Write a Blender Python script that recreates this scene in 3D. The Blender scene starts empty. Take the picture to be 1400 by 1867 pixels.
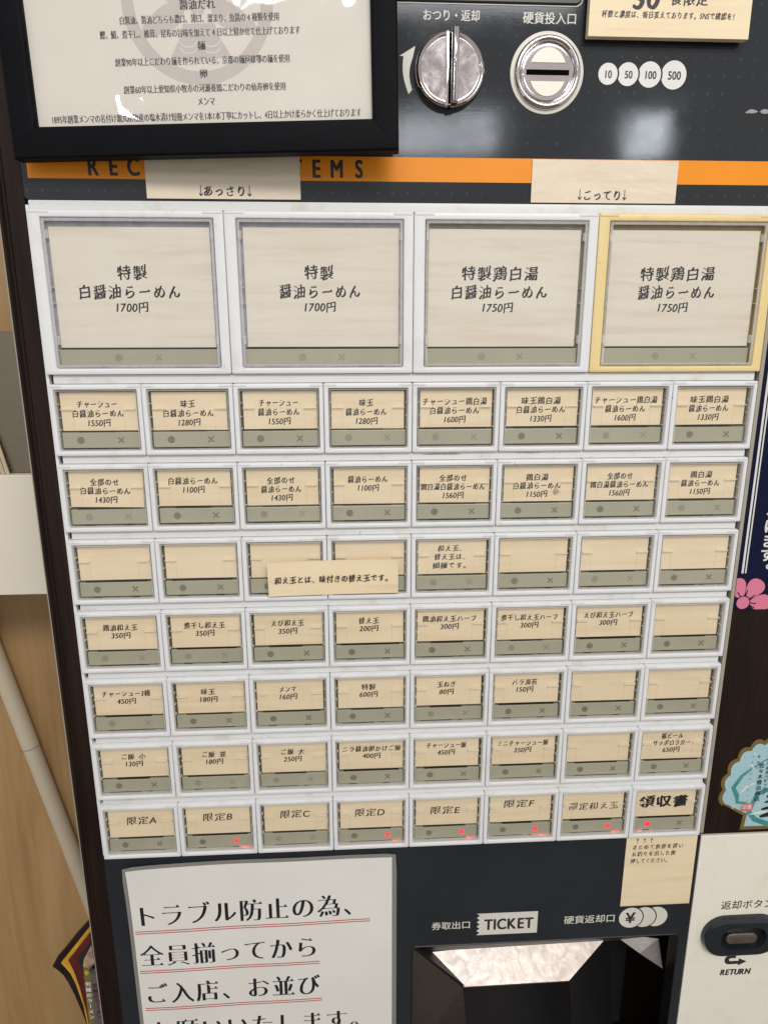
import bpy, math, random
from mathutils import Matrix, Vector

random.seed(7)
sc = bpy.context.scene
col = sc.collection

# ---------------------------------------------------------------- units
# All sizes below are millimetres on the machine: x to the right, up, and
# out of the machine's front panel towards the customer.
X0, Z0 = 194.0, 1150.0
def W(x, up, out=0.0):
    return Vector(((x - X0) / 1000.0, -out / 1000.0, (up + Z0) / 1000.0))
def L(x, up, out=0.0):
    return (x / 1000.0, -out / 1000.0, up / 1000.0)

# ---------------------------------------------------------------- camera
cam_d = bpy.data.cameras.new('camera')
cam = bpy.data.objects.new('camera', cam_d)
col.objects.link(cam)
cam_d.sensor_fit = 'VERTICAL'
cam_d.sensor_height = 36.0
cam_d.lens = 36.0 * 1273.83 / 1867.0
cam_d.clip_start = 0.01
cam_d.clip_end = 50.0
right = Vector(L(0.99843163, -0.00157332, 0.05596256)) * 1000
down = Vector(L(-0.01545457, -0.96850924, 0.24849749)) * 1000
fwd = Vector(L(0.0538093, -0.24897263, -0.96701458)) * 1000
m = Matrix((right, -down, -fwd)).transposed().to_4x4()
m.translation = W(194.13, 32.885, 480.09)
cam.matrix_world = m
sc.camera = cam

# ---------------------------------------------------------------- light
world = bpy.data.worlds.new('World')
sc.world = world
world.use_nodes = True
bg = world.node_tree.nodes['Background']
bg.inputs['Color'].default_value = (1.0, 0.97, 0.925, 1)
bg.inputs['Strength'].default_value = 0.56

def area(name, pos, aim, sx, sy, power, color):
    d = bpy.data.lights.new(name, 'AREA')
    d.shape = 'RECTANGLE'
    d.size, d.size_y = sx, sy
    d.energy = power
    d.color = color
    o = bpy.data.objects.new(name, d)
    col.objects.link(o)
    p, a = W(*pos), W(*aim)
    o.location = p
    o.rotation_euler = (a - p).to_track_quat('-Z', 'Y').to_euler()
    return o
COOL = (0.88, 0.94, 1.0)
WARM = (1.0, 0.80, 0.56)
area('ceiling_light', (250, 1050, 1650), (240, -100, 0), 1.2, 0.35, 11, (0.92, 0.95, 1.0))
area('ceiling_light_warm', (700, 1350, 1900), (240, -400, 0), 1.2, 0.4, 20, (1.0, 0.90, 0.77))
area('wall_lamp', (1400, 780, 2500), (240, 50, 0), 0.16, 0.15, 1.0, COOL)
area('window_light', (600, 780, 2500), (240, 50, 0), 0.40, 0.14, 1.5, COOL)
area('window_light_far', (-1030, 870, 2500), (100, 50, 0), 0.05, 0.09, 0.8, COOL)

vs = sc.view_settings
vs.view_transform = 'Standard'
vs.look = 'None'
vs.exposure = 0.08
vs.gamma = 1.0
vs.use_curve_mapping = False

# ---------------------------------------------------------------- materials
def new_mat(name):
    m = bpy.data.materials.new(name)
    m.use_nodes = True
    nt = m.node_tree
    return m, nt, nt.nodes['Principled BSDF']
def node(nt, t, **kw):
    n = nt.nodes.new(t)
    for k, v in kw.items():
        setattr(n, k, v)
    return n
def coords(nt, scale=(1, 1, 1), rnd=False):
    tc = node(nt, 'ShaderNodeTexCoord')
    mp = node(nt, 'ShaderNodeMapping')
    mp.inputs['Scale'].default_value = scale
    nt.links.new(tc.outputs['Object'], mp.inputs['Vector'])
    if rnd:
        oi = node(nt, 'ShaderNodeObjectInfo')
        mul = node(nt, 'ShaderNodeMath', operation='MULTIPLY')
        mul.inputs[1].default_value = 37.0
        nt.links.new(oi.outputs['Random'], mul.inputs[0])
        cb = node(nt, 'ShaderNodeCombineXYZ')
        for i in range(3):
            nt.links.new(mul.outputs[0], cb.inputs[i])
        nt.links.new(cb.outputs[0], mp.inputs['Location'])
    return mp.outputs['Vector']
def noise(nt, vec, scale, detail=4, rough=0.55, dist=0.0):
    n = node(nt, 'ShaderNodeTexNoise')
    n.inputs['Scale'].default_value = scale
    n.inputs['Detail'].default_value = detail
    n.inputs['Roughness'].default_value = rough
    n.inputs['Distortion'].default_value = dist
    nt.links.new(vec, n.inputs['Vector'])
    return n.outputs['Fac']
def ramp(nt, fac, stops):
    r = node(nt, 'ShaderNodeValToRGB')
    e = r.color_ramp.elements
    e[0].position, e[0].color = stops[0][0], (*stops[0][1], 1)
    e[1].position, e[1].color = stops[-1][0], (*stops[-1][1], 1)
    for p, c in stops[1:-1]:
        k = e.new(p)
        k.color = (*c, 1)
    nt.links.new(fac, r.inputs['Fac'])
    return r.outputs['Color']
def bump(nt, b, height, strength, dist=0.001):
    n = node(nt, 'ShaderNodeBump')
    n.inputs['Strength'].default_value = strength
    n.inputs['Distance'].default_value = dist
    nt.links.new(height, n.inputs['Height'])
    nt.links.new(n.outputs['Normal'], b.inputs['Normal'])
def g3(v):
    return (v, v, v)

def plain(name, c, rough=0.5, metal=0.0, var=0.08, vscale=60, bstr=0.0, coat=0.0, spec=0.5):
    m, nt, b = new_mat(name)
    v = coords(nt, rnd=True)
    f = noise(nt, v, vscale, 5)
    lo = tuple(max(0, x * (1 - var)) for x in c)
    hi = tuple(min(1, x * (1 + var)) for x in c)
    nt.links.new(ramp(nt, f, [(0.3, lo), (0.7, hi)]), b.inputs['Base Color'])
    b.inputs['Roughness'].default_value = rough
    b.inputs['Metallic'].default_value = metal
    b.inputs['Coat Weight'].default_value = coat
    b.inputs['Coat Roughness'].default_value = 0.08
    b.inputs['Specular IOR Level'].default_value = spec
    if bstr:
        bump(nt, b, noise(nt, v, vscale * 6, 3), bstr, 0.0004)
    return m

def plastic(name, c, dirt):
    m, nt, b = new_mat(name)
    v = coords(nt, rnd=True)
    f = noise(nt, v, 45, 6, 0.65)
    c1 = ramp(nt, f, [(0.30, dirt), (0.46, c), (0.75, c)])
    sp = noise(nt, v, 420, 2, 0.5)
    mx = node(nt, 'ShaderNodeMixRGB', blend_type='MULTIPLY')
    mx.inputs['Fac'].default_value = 1.0
    nt.links.new(c1, mx.inputs['Color1'])
    nt.links.new(ramp(nt, sp, [(0.22, (0.45, 0.42, 0.36)), (0.27, (1, 1, 1)), (1.0, (1, 1, 1))]), mx.inputs['Color2'])
    nt.links.new(mx.outputs[0], b.inputs['Base Color'])
    r = node(nt, 'ShaderNodeMapRange')
    r.inputs['To Min'].default_value = 0.30
    r.inputs['To Max'].default_value = 0.48
    nt.links.new(f, r.inputs['Value'])
    nt.links.new(r.outputs[0], b.inputs['Roughness'])
    bump(nt, b, noise(nt, v, 900, 2), 0.04, 0.0003)
    return m
M = {}
M['white'] = plastic('white_plastic', (0.745, 0.755, 0.775), (0.68, 0.68, 0.67))
M['rail'] = plastic('rail_plastic', (0.69, 0.70, 0.70), (0.60, 0.59, 0.54))
M['yellow'] = plastic('aged_yellow_plastic', (0.78, 0.62, 0.30), (0.70, 0.55, 0.27))
M['cream'] = plastic('cream_paint', (0.84, 0.80, 0.705), (0.80, 0.755, 0.65))

def paper(name, base, streak, rough=0.55, coat=0.0, crinkle=0.0, fine=0.35):
    m, nt, b = new_mat(name)
    v = coords(nt, (7, 7, 95), rnd=True)
    f = noise(nt, v, 1.6, 5, 0.6, 0.4)
    v2 = coords(nt, (30, 30, 12), rnd=True)
    f2 = noise(nt, v2, 1.0, 2)
    c1 = ramp(nt, f, [(0.28, streak), (0.5, base), (0.8, tuple(min(1, x * 1.05) for x in base))])
    mx = node(nt, 'ShaderNodeMixRGB', blend_type='MULTIPLY')
    mx.inputs['Fac'].default_value = fine
    nt.links.new(c1, mx.inputs['Color1'])
    nt.links.new(ramp(nt, f2, [(0.3, (0.93, 0.88, 0.80)), (0.7, (1, 1, 1))]), mx.inputs['Color2'])
    nt.links.new(mx.outputs[0], b.inputs['Base Color'])
    b.inputs['Roughness'].default_value = rough
    b.inputs['Coat Weight'].default_value = coat
    b.inputs['Coat Roughness'].default_value = 0.06
    if crinkle:
        v3 = coords(nt, (1, 1, 1), rnd=True)
        bump(nt, b, noise(nt, v3, 28, 4, 0.6, 0.8), crinkle, 0.004)
    return m
M['card'] = paper('wood_print_card', (0.86, 0.735, 0.54), (0.81, 0.665, 0.45))
M['card_big'] = paper('pale_wood_print_card', (0.77, 0.725, 0.655), (0.695, 0.63, 0.535))
M['slip'] = paper('laminated_slip_paper', (0.76, 0.66, 0.52), (0.68, 0.57, 0.43), 0.35, 1.0, 0.30)
M['slip_matte'] = paper('slip_paper', (0.82, 0.69, 0.48), (0.75, 0.60, 0.39), 0.5, 0.15, 0.05)
M['notice_paper'] = plain('notice_paper', (0.80, 0.745, 0.68), 0.55, var=0.03, vscale=25)
M['sign_paper'] = plain('sign_paper', (0.765, 0.755, 0.715), 0.4, var=0.03, vscale=18, coat=0.25)
M['crest'] = plain('pale_crest_ink', (0.60, 0.55, 0.52), 0.55, var=0.04)

M['ink'] = plain('black_ink', (0.012, 0.011, 0.016), 0.5, var=0.2)
M['ink_grey'] = plain('thin_ink', (0.022, 0.02, 0.022), 0.5, var=0.2)
M['red_ink'] = plain('red_line_ink', (0.50, 0.05, 0.05), 0.5)
M['legend'] = plain('pale_legend_print', (0.66, 0.65, 0.58), 0.45, var=0.05)
M['stripe_ink'] = plain('stripe_letter_ink', (0.028, 0.028, 0.032), 0.4)
M['orange'] = plain('orange_stripe', (0.82, 0.275, 0.012), 0.4, var=0.06, vscale=20, spec=0.3)
M['strip'] = plain('grey_indicator_plastic', (0.40, 0.395, 0.305), 0.28, var=0.05, vscale=30, bstr=0.02)
M['mark'] = plain('indicator_print', (0.20, 0.195, 0.16), 0.4)
M['mark_faint'] = plain('faded_indicator_print', (0.30, 0.295, 0.235), 0.4)
M['backing'] = plain('smoked_backing', (0.10, 0.098, 0.075), 0.3, var=0.25, vscale=120)
M['backing_cool'] = plain('smoked_backing_cool', (0.40, 0.40, 0.45), 0.25, var=0.2, vscale=90)
M['backing_olive'] = plain('smoked_backing_olive', (0.24, 0.235, 0.17), 0.3, var=0.2, vscale=90)
M['backing_amber'] = plain('smoked_backing_amber', (0.28, 0.20, 0.08), 0.25, var=0.2, vscale=90)
M['slot'] = plain('dark_slot', (0.018, 0.016, 0.012), 0.4)
M['black'] = plain('black_plastic', (0.008, 0.008, 0.009), 0.35)
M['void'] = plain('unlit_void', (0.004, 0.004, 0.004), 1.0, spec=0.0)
M['dark'] = plain('machine_recess', (0.02, 0.019, 0.02), 0.5)
M['trim'] = plain('grey_beige_trim', (0.36, 0.33, 0.27), 0.4)
M['navy'] = plain('navy_poster_print', (0.003, 0.006, 0.030), 0.55, var=0.15, spec=0.15)
M['pink'] = plain('pink_poster_print', (0.66, 0.19, 0.30), 0.45, var=0.03)
M['white_ink'] = plain('white_print', (0.72, 0.71, 0.70), 0.45, var=0.03)
M['gold'] = plain('olive_gold_print', (0.17, 0.115, 0.035), 0.45, var=0.06)
M['sky_blue'] = plain('pale_blue_print', (0.36, 0.56, 0.62), 0.4, var=0.06, vscale=25)
M['teal'] = plain('teal_print', (0.06, 0.25, 0.27), 0.4, var=0.15)
M['seal'] = plain('seal_red_print', (0.55, 0.16, 0.14), 0.45)
M['bronze'] = plain('brown_print', (0.20, 0.10, 0.05), 0.45)
M['frame_black'] = plain('black_frame_wood', (0.0035, 0.0033, 0.005), 0.55, var=0.2, bstr=0.05, spec=0.08)
M['frame_edge'] = plain('brown_frame_edge', (0.035, 0.012, 0.008), 0.5)
M['mitre'] = plain('mitre_gap', (0.09, 0.085, 0.08), 0.6)
M['box_white'] = plain('white_box_paint', (0.78, 0.715, 0.60), 0.5, var=0.03, vscale=8)
M['pole'] = plain('cream_pole_plastic', (0.58, 0.50, 0.375), 0.45, var=0.05, vscale=10)
M['floor'] = plain('floor_tile', (0.10, 0.08, 0.065), 0.5, var=0.1, vscale=4)
M['clip'] = None

def clear(name, tint, refl, rough, wav, wsc=40):
    m, nt, b = new_mat(name)
    nt.nodes.remove(b)
    out = nt.nodes['Material Output']
    tr = node(nt, 'ShaderNodeBsdfTransparent')
    tr.inputs['Color'].default_value = (*tint, 1)
    gl = node(nt, 'ShaderNodeBsdfGlossy')
    gl.inputs['Roughness'].default_value = rough
    fr = node(nt, 'ShaderNodeFresnel')
    gm = node(nt, 'ShaderNodeNewGeometry')
    io = node(nt, 'ShaderNodeMapRange')          # same surface reflectance from both sides of the sheet
    io.inputs['To Min'].default_value = 1.48
    io.inputs['To Max'].default_value = 1 / 1.48
    nt.links.new(gm.outputs['Backfacing'], io.inputs['Value'])
    nt.links.new(io.outputs[0], fr.inputs['IOR'])
    mul = node(nt, 'ShaderNodeMath', operation='MULTIPLY', use_clamp=True)
    mul.inputs[1].default_value = refl
    nt.links.new(fr.outputs[0], mul.inputs[0])
    mx = node(nt, 'ShaderNodeMixShader')
    nt.links.new(mul.outputs[0], mx.inputs[0])
    nt.links.new(tr.outputs[0], mx.inputs[1])
    nt.links.new(gl.outputs[0], mx.inputs[2])
    nt.links.new(mx.outputs[0], out.inputs['Surface'])
    if wav:
        v = coords(nt, rnd=True)
        bm = node(nt, 'ShaderNodeBump')
        bm.inputs['Strength'].default_value = wav
        bm.inputs['Distance'].default_value = 0.001
        nt.links.new(noise(nt, v, wsc, 1), bm.inputs['Height'])
        nt.links.new(bm.outputs[0], gl.inputs['Normal'])
        nt.links.new(bm.outputs[0], fr.inputs['Normal'])
    return m
M['cover'] = clear('clear_cover_plastic', (0.965, 0.96, 0.945), 1.25, 0.05, 0.16)
M['pane'] = clear('picture_frame_pane', (0.97, 0.97, 0.97), 1.0, 0.02, 0.42, 38)

def milky(name, c, a, var=0.4):
    m, nt, b = new_mat(name)
    b.inputs['Base Color'].default_value = (*c, 1)
    b.inputs['Roughness'].default_value = 0.25
    b.inputs['Alpha'].default_value = a
    v = coords(nt, rnd=True)
    f = noise(nt, v, 300, 2)
    r = node(nt, 'ShaderNodeMapRange')
    r.inputs['To Min'].default_value = a * (1 - var)
    r.inputs['To Max'].default_value = min(1, a * (1 + var))
    nt.links.new(f, r.inputs['Value'])
    nt.links.new(r.outputs[0], b.inputs['Alpha'])
    return m
M['clip'] = milky('milky_clip_plastic', (0.8, 0.79, 0.75), 0.5)
M['film'] = milky('laminate_film', (0.45, 0.44, 0.41), 0.36, 0.02)
M['rim'] = milky('cover_rim_glint', (0.78, 0.78, 0.76), 0.42, 0.3)
M['rim_cool'] = milky('cover_rim_cool_glint', (0.70, 0.70, 0.78), 0.5, 0.3)
M['rib'] = milky('cover_rib_streak', (1.0, 0.95, 0.84), 0.42, 0.5)
M['fold'] = milky('cover_fold_streak', (0.9, 0.8, 0.62), 0.16)

# slate coloured front panel: printed dot grid, satin sheen, fine scratches
def slate(name, dots):
    m, nt, b = new_mat(name)
    v = coords(nt)
    f = noise(nt, v, 9, 5, 0.6)
    base = ramp(nt, f, [(0.3, (0.0145, 0.018, 0.0235)), (0.7, (0.021, 0.0255, 0.032))])
    if dots:
        tc = node(nt, 'ShaderNodeTexCoord')
        sp = node(nt, 'ShaderNodeSeparateXYZ')
        nt.links.new(tc.outputs['Object'], sp.inputs[0])
        d = []
        for ax, p in (('X', 0.00945), ('Z', 0.0099)):
            a = node(nt, 'ShaderNodeMath', operation='PINGPONG')
            a.inputs[1].default_value = p / 2
            nt.links.new(sp.outputs[ax], a.inputs[0])
            q = node(nt, 'ShaderNodeMath', operation='POWER')
            q.inputs[1].default_value = 2
            nt.links.new(a.outputs[0], q.inputs[0])
            d.append(q.outputs[0])
        s = node(nt, 'ShaderNodeMath', operation='ADD')
        nt.links.new(d[0], s.inputs[0])
        nt.links.new(d[1], s.inputs[1])
        lt = node(nt, 'ShaderNodeMath', operation='LESS_THAN')
        lt.inputs[1].default_value = 0.00085 ** 2
        nt.links.new(s.outputs[0], lt.inputs[0])
        wear = node(nt, 'ShaderNodeMath', operation='MULTIPLY')
        nt.links.new(lt.outputs[0], wear.inputs[0])
        wr = ramp(nt, noise(nt, v, 30, 4), [(0.35, g3(0.0)), (0.65, g3(0.8))])
        nt.links.new(wr, wear.inputs[1])
        mx = node(nt, 'ShaderNodeMixRGB')
        mx.inputs['Color2'].default_value = (0.055, 0.06, 0.066, 1)
        nt.links.new(wear.outputs[0], mx.inputs['Fac'])
        nt.links.new(base, mx.inputs['Color1'])
        base = mx.outputs[0]
    nt.links.new(base, b.inputs['Base Color'])
    va = coords(nt, (2.2, 1, 38))
    vb = coords(nt, (1, 1, 1))
    sc1 = noise(nt, va, 30, 6, 0.75, 0.6)
    sc2 = noise(nt, vb, 110, 6, 0.75, 1.5)
    ad = node(nt, 'ShaderNodeMath', operation='ADD')
    nt.links.new(sc1, ad.inputs[0])
    nt.links.new(sc2, ad.inputs[1])
    bump(nt, b, ad.outputs[0], 0.010, 0.0006)
    r = node(nt, 'ShaderNodeMapRange')
    r.inputs['From Min'].default_value = 0.3
    r.inputs['From Max'].default_value = 0.7
    r.inputs['To Min'].default_value = 0.03
    r.inputs['To Max'].default_value = 0.12
    nt.links.new(noise(nt, vb, 22, 6, 0.7), r.inputs['Value'])
    nt.links.new(r.outputs[0], b.inputs['Roughness'])
    return m
M['slate'] = slate('slate_panel_dotted', True)
M['slate_low'] = slate('slate_panel', False)

def woody(name, stops, sx, sz, scale, rough, bstr, dist):
    m, nt, b = new_mat(name)
    v = coords(nt, (sx, sx, sz))
    f = noise(nt, v, scale, 6, 0.6, dist)
    v2 = coords(nt, (sx * 7, sx * 7, sz * 1.3))
    f2 = noise(nt, v2, scale, 4, 0.6, 0.2)
    mx = node(nt, 'ShaderNodeMath', operation='MULTIPLY_ADD')
    mx.inputs[1].default_value = 0.35
    nt.links.new(f2, mx.inputs[0])
    k = node(nt, 'ShaderNodeMath', operation='MULTIPLY')
    k.inputs[1].default_value = 0.65
    nt.links.new(f, k.inputs[0])
    nt.links.new(k.outputs[0], mx.inputs[2])
    nt.links.new(ramp(nt, mx.outputs[0], stops), b.inputs['Base Color'])
    b.inputs['Roughness'].default_value = rough
    bump(nt, b, f2, bstr, 0.0005)
    return m
M['darkwood'] = woody('dark_woodgrain', [(0.3, (0.004, 0.0022, 0.002)), (0.5, (0.0135, 0.0064, 0.0044)), (0.72, (0.028, 0.0125, 0.0075))], 14, 1.0, 7, 0.5, 0.12, 0.2)
M['darkwood'].node_tree.nodes['Principled BSDF'].inputs['Specular IOR Level'].default_value = 0.2
M['lightwood'] = woody('light_wood_veneer', [(0.28, (0.30, 0.175, 0.07)), (0.5, (0.42, 0.26, 0.115)), (0.75, (0.50, 0.33, 0.165))], 5, 0.55, 3.2, 0.5, 0.06, 1.6)
M['pale_reflection'] = woody('pale_reflection_streak', [(0.3, (0.45, 0.36, 0.22)), (0.7, (0.58, 0.49, 0.33))], 60, 3, 5, 0.6, 0.05, 0.2)

def metal(name, c, rough, bs, bscale, stretch=(1, 1, 1), rvar=0.12, dist=0.0008):
    m, nt, b = new_mat(name)
    v = coords(nt, stretch)
    b.inputs['Base Color'].default_value = (*c, 1)
    b.inputs['Metallic'].default_value = 1.0
    f = noise(nt, v, bscale, 6, 0.65, 0.8)
    r = node(nt, 'ShaderNodeMapRange')
    r.inputs['From Min'].default_value = 0.3
    r.inputs['From Max'].default_value = 0.7
    r.inputs['To Min'].default_value = max(0.02, rough - rvar)
    r.inputs['To Max'].default_value = rough + rvar
    nt.links.new(f, r.inputs['Value'])
    nt.links.new(r.outputs[0], b.inputs['Roughness'])
    if bs:
        bump(nt, b, f, bs, dist)
    return m
M['chrome'] = metal('chrome', (0.66, 0.62, 0.615), 0.07, 0.0, 120, rvar=0.015)
M['chrome_worn'] = metal('scratched_chrome', (0.52, 0.465, 0.46), 0.10, 0.010, 120, rvar=0.05)
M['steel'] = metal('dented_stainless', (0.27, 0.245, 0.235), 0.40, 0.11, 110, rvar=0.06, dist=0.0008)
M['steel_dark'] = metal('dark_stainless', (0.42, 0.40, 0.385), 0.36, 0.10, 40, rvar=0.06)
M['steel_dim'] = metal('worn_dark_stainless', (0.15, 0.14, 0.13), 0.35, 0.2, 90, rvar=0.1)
M['brushed'] = metal('brushed_stainless', (0.25, 0.21, 0.165), 0.38, 0.25, 30, (0.8, 1, 30))
M['button_metal'] = metal('satin_button_metal', (0.42, 0.37, 0.35), 0.35, 0.05, 200)

def glow(name, c, s):
    m, nt, b = new_mat(name)
    b.inputs['Base Color'].default_value = (0.3, 0.02, 0.03, 1)
    v = coords(nt)
    f = noise(nt, v, 700, 2)
    nt.links.new(ramp(nt, f, [(0.35, tuple(x * 0.8 for x in c)), (0.65, c)]), b.inputs['Emission Color'])
    b.inputs['Emission Strength'].default_value = s
    return m
M['led'] = glow('lit_red_led', (1.0, 0.025, 0.05), 1.5)
M['led_leak'] = glow('red_light_leak', (1.0, 0.06, 0.06), 1.2)

# ---------------------------------------------------------------- meshes
class MB:
    def __init__(self):
        self.v, self.f = [], []
    def add(self, vs, fs):
        o = len(self.v)
        self.v += [L(*p) for p in vs]
        self.f += [tuple(i + o for i in f) for f in fs]
        return self
    def loft(self, loops, cap0=True, cap1=True):
        n = len(loops[0])
        vs = [p for l in loops for p in l]
        fs = []
        for k in range(len(loops) - 1):
            for i in range(n):
                j = (i + 1) % n
                fs.append((k * n + i, k * n + j, (k + 1) * n + j, (k + 1) * n + i))
        if cap0:
            fs.append(tuple(reversed(range(n))))
        if cap1:
            fs.append(tuple((len(loops) - 1) * n + i for i in range(n)))
        return self.add(vs, fs)
    def box(self, x0, x1, z0, z1, o0, o1, r=0.0, bev=0.0, seg=3):
        if r <= 0 and bev <= 0:
            lp = lambda d, o: [(x0 + d, z0 + d, o), (x1 - d, z0 + d, o), (x1 - d, z1 - d, o), (x0 + d, z1 - d, o)]
        else:
            lp = lambda d, o: rrect(x0 + d, x1 - d, z0 + d, z1 - d, max(r - d, 0.05), o, seg)
        if bev > 0:
            return self.loft([lp(0, o0), lp(0, o1 - bev), lp(bev * 0.3, o1 - bev * 0.3), lp(bev, o1)])
        return self.loft([lp(0, o0), lp(0, o1)])
    def prism(self, poly, o0, o1):
        if sum(poly[i][0] * poly[(i + 1) % len(poly)][1] - poly[(i + 1) % len(poly)][0] * poly[i][1] for i in range(len(poly))) < 0:
            poly = list(reversed(poly))
        return self.loft([[(x, z, o0) for x, z in poly], [(x, z, o1) for x, z in poly]])
    def lathe(self, cx, cz, prof, n=48, cap0=True, cap1=True):
        return self.loft([[(cx + r * math.cos(2 * math.pi * i / n), cz + r * math.sin(2 * math.pi * i / n), o)
                           for i in range(n)] for r, o in prof], cap0, cap1)
    def plate(self, pts, thick=0.8):
        # a flat sheet through 3D points, given a real thickness along its normal
        P = [Vector(p) for p in pts]
        n = (P[1] - P[0]).cross(P[2] - P[0]).normalized()
        if n.z < 0:
            n = -n
            P.reverse()
        return self.loft([[tuple(p - n * thick) for p in P], [tuple(p) for p in P]])
    def mesh(self, name):
        me = bpy.data.meshes.new(name)
        me.from_pydata(self.v, [], self.f)
        me.update()
        return me
def rrect(x0, x1, z0, z1, r, o, seg=3):
    pts = []
    for cx, cz, a in ((x1 - r, z0 + r, -90), (x1 - r, z1 - r, 0), (x0 + r, z1 - r, 90), (x0 + r, z0 + r, 180)):
        for i in range(seg + 1):
            t = math.radians(a + 90 * i / seg)
            pts.append((cx + r * math.cos(t), cz + r * math.sin(t), o))
    return pts
def circle(cx, cz, r, n=40):
    return [(cx + r * math.cos(2 * math.pi * i / n), cz + r * math.sin(2 * math.pi * i / n)) for i in range(n)]
def stroke(pts, w):
    # a polyline thickened to a closed outline; w is a width or a width per point
    n = len(pts)
    a, b = [], []
    for i, p in enumerate(pts):
        q0, q1 = pts[max(i - 1, 0)], pts[min(i + 1, n - 1)]
        dx, dz = q1[0] - q0[0], q1[1] - q0[1]
        l = math.hypot(dx, dz) or 1
        h = (w[i] if isinstance(w, (list, tuple)) else w) / 2
        a.append((p[0] - dz / l * h, p[1] + dx / l * h))
        b.append((p[0] + dz / l * h, p[1] - dx / l * h))
    return a + b[::-1]

base_pos = {}
def link(name, data, mat, parent=None, pos=(0, 0, 0), smooth=None, roll=0.0):
    """pos is the place on the machine in mm; a child is placed relative to its parent."""
    o = bpy.data.objects.new(name, data)
    col.objects.link(o)
    if data is not None and mat is not None and not data.materials:  # lights carry no material
        data.materials.append(mat)
    if smooth and data is not None:
        for p in data.polygons:
            p.use_smooth = True
        data.set_sharp_from_angle(angle=math.radians(smooth))
    base_pos[o.name] = pos
    if parent is not None:
        o.parent = parent
        pp = base_pos[parent.name]
        o.location = L(pos[0] - pp[0], pos[1] - pp[1], pos[2] - pp[2])
    else:
        o.location = W(*pos)
    if roll:
        o.rotation_euler.y = -roll
    return o
def tag(o, label, cat=None, group=None, kind=None):
    o['label'] = label
    if cat:
        o['category'] = cat
    if group:
        o['group'] = group
    if kind:
        o['kind'] = kind
    return o

# ---------------------------------------------------------------- lettering
_gl = {}
def outlines(ch):
    if ch in _gl:
        return _gl[ch]
    cu = bpy.data.curves.new('glyph', 'FONT')
    cu.body = ch
    o = bpy.data.objects.new('glyph', cu)
    col.objects.link(o)
    dg = bpy.context.evaluated_depsgraph_get()
    c2 = o.evaluated_get(dg).to_curve(dg)
    loops = []
    for s in c2.splines:
        bp = s.bezier_points
        n = len(bp)
        if n < 2:
            continue
        pts = []
        for i in range(n):
            a, b = bp[i], bp[(i + 1) % n]
            p0, p1, p2, p3 = a.co, a.handle_right, b.handle_left, b.co
            ch_l = (p3 - p0).length
            bend = (p1 - p0).length + (p2 - p1).length + (p3 - p2).length - ch_l
            k = 1 if bend < 0.004 * 1 else (3 if bend < 0.05 else 5)
            if k == 1 and ch_l > 0.12:
                k = 3
            for j in range(k):
                t = j / k
                q = p0 * (1 - t) ** 3 + p1 * 3 * t * (1 - t) ** 2 + p2 * 3 * t * t * (1 - t) + p3 * t ** 3
                if not pts or (abs(q.x - pts[-1][0]) + abs(q.y - pts[-1][1])) > 1e-4:
                    pts.append((q.x, q.y))
        if len(pts) > 2:
            loops.append(pts)
    o.evaluated_get(dg).to_curve_clear()
    bpy.data.objects.remove(o)
    bpy.data.curves.remove(cu)
    xs = [p[0] for l in loops for p in l] or [0, 0.3]
    _gl[ch] = (loops, min(xs), max(xs))
    return _gl[ch]
def area2(l):
    return sum(l[i][0] * l[(i + 1) % len(l)][1] - l[(i + 1) % len(l)][0] * l[i][1] for i in range(len(l)))
def wide(ch):
    return ord(ch) > 0x2000
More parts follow.
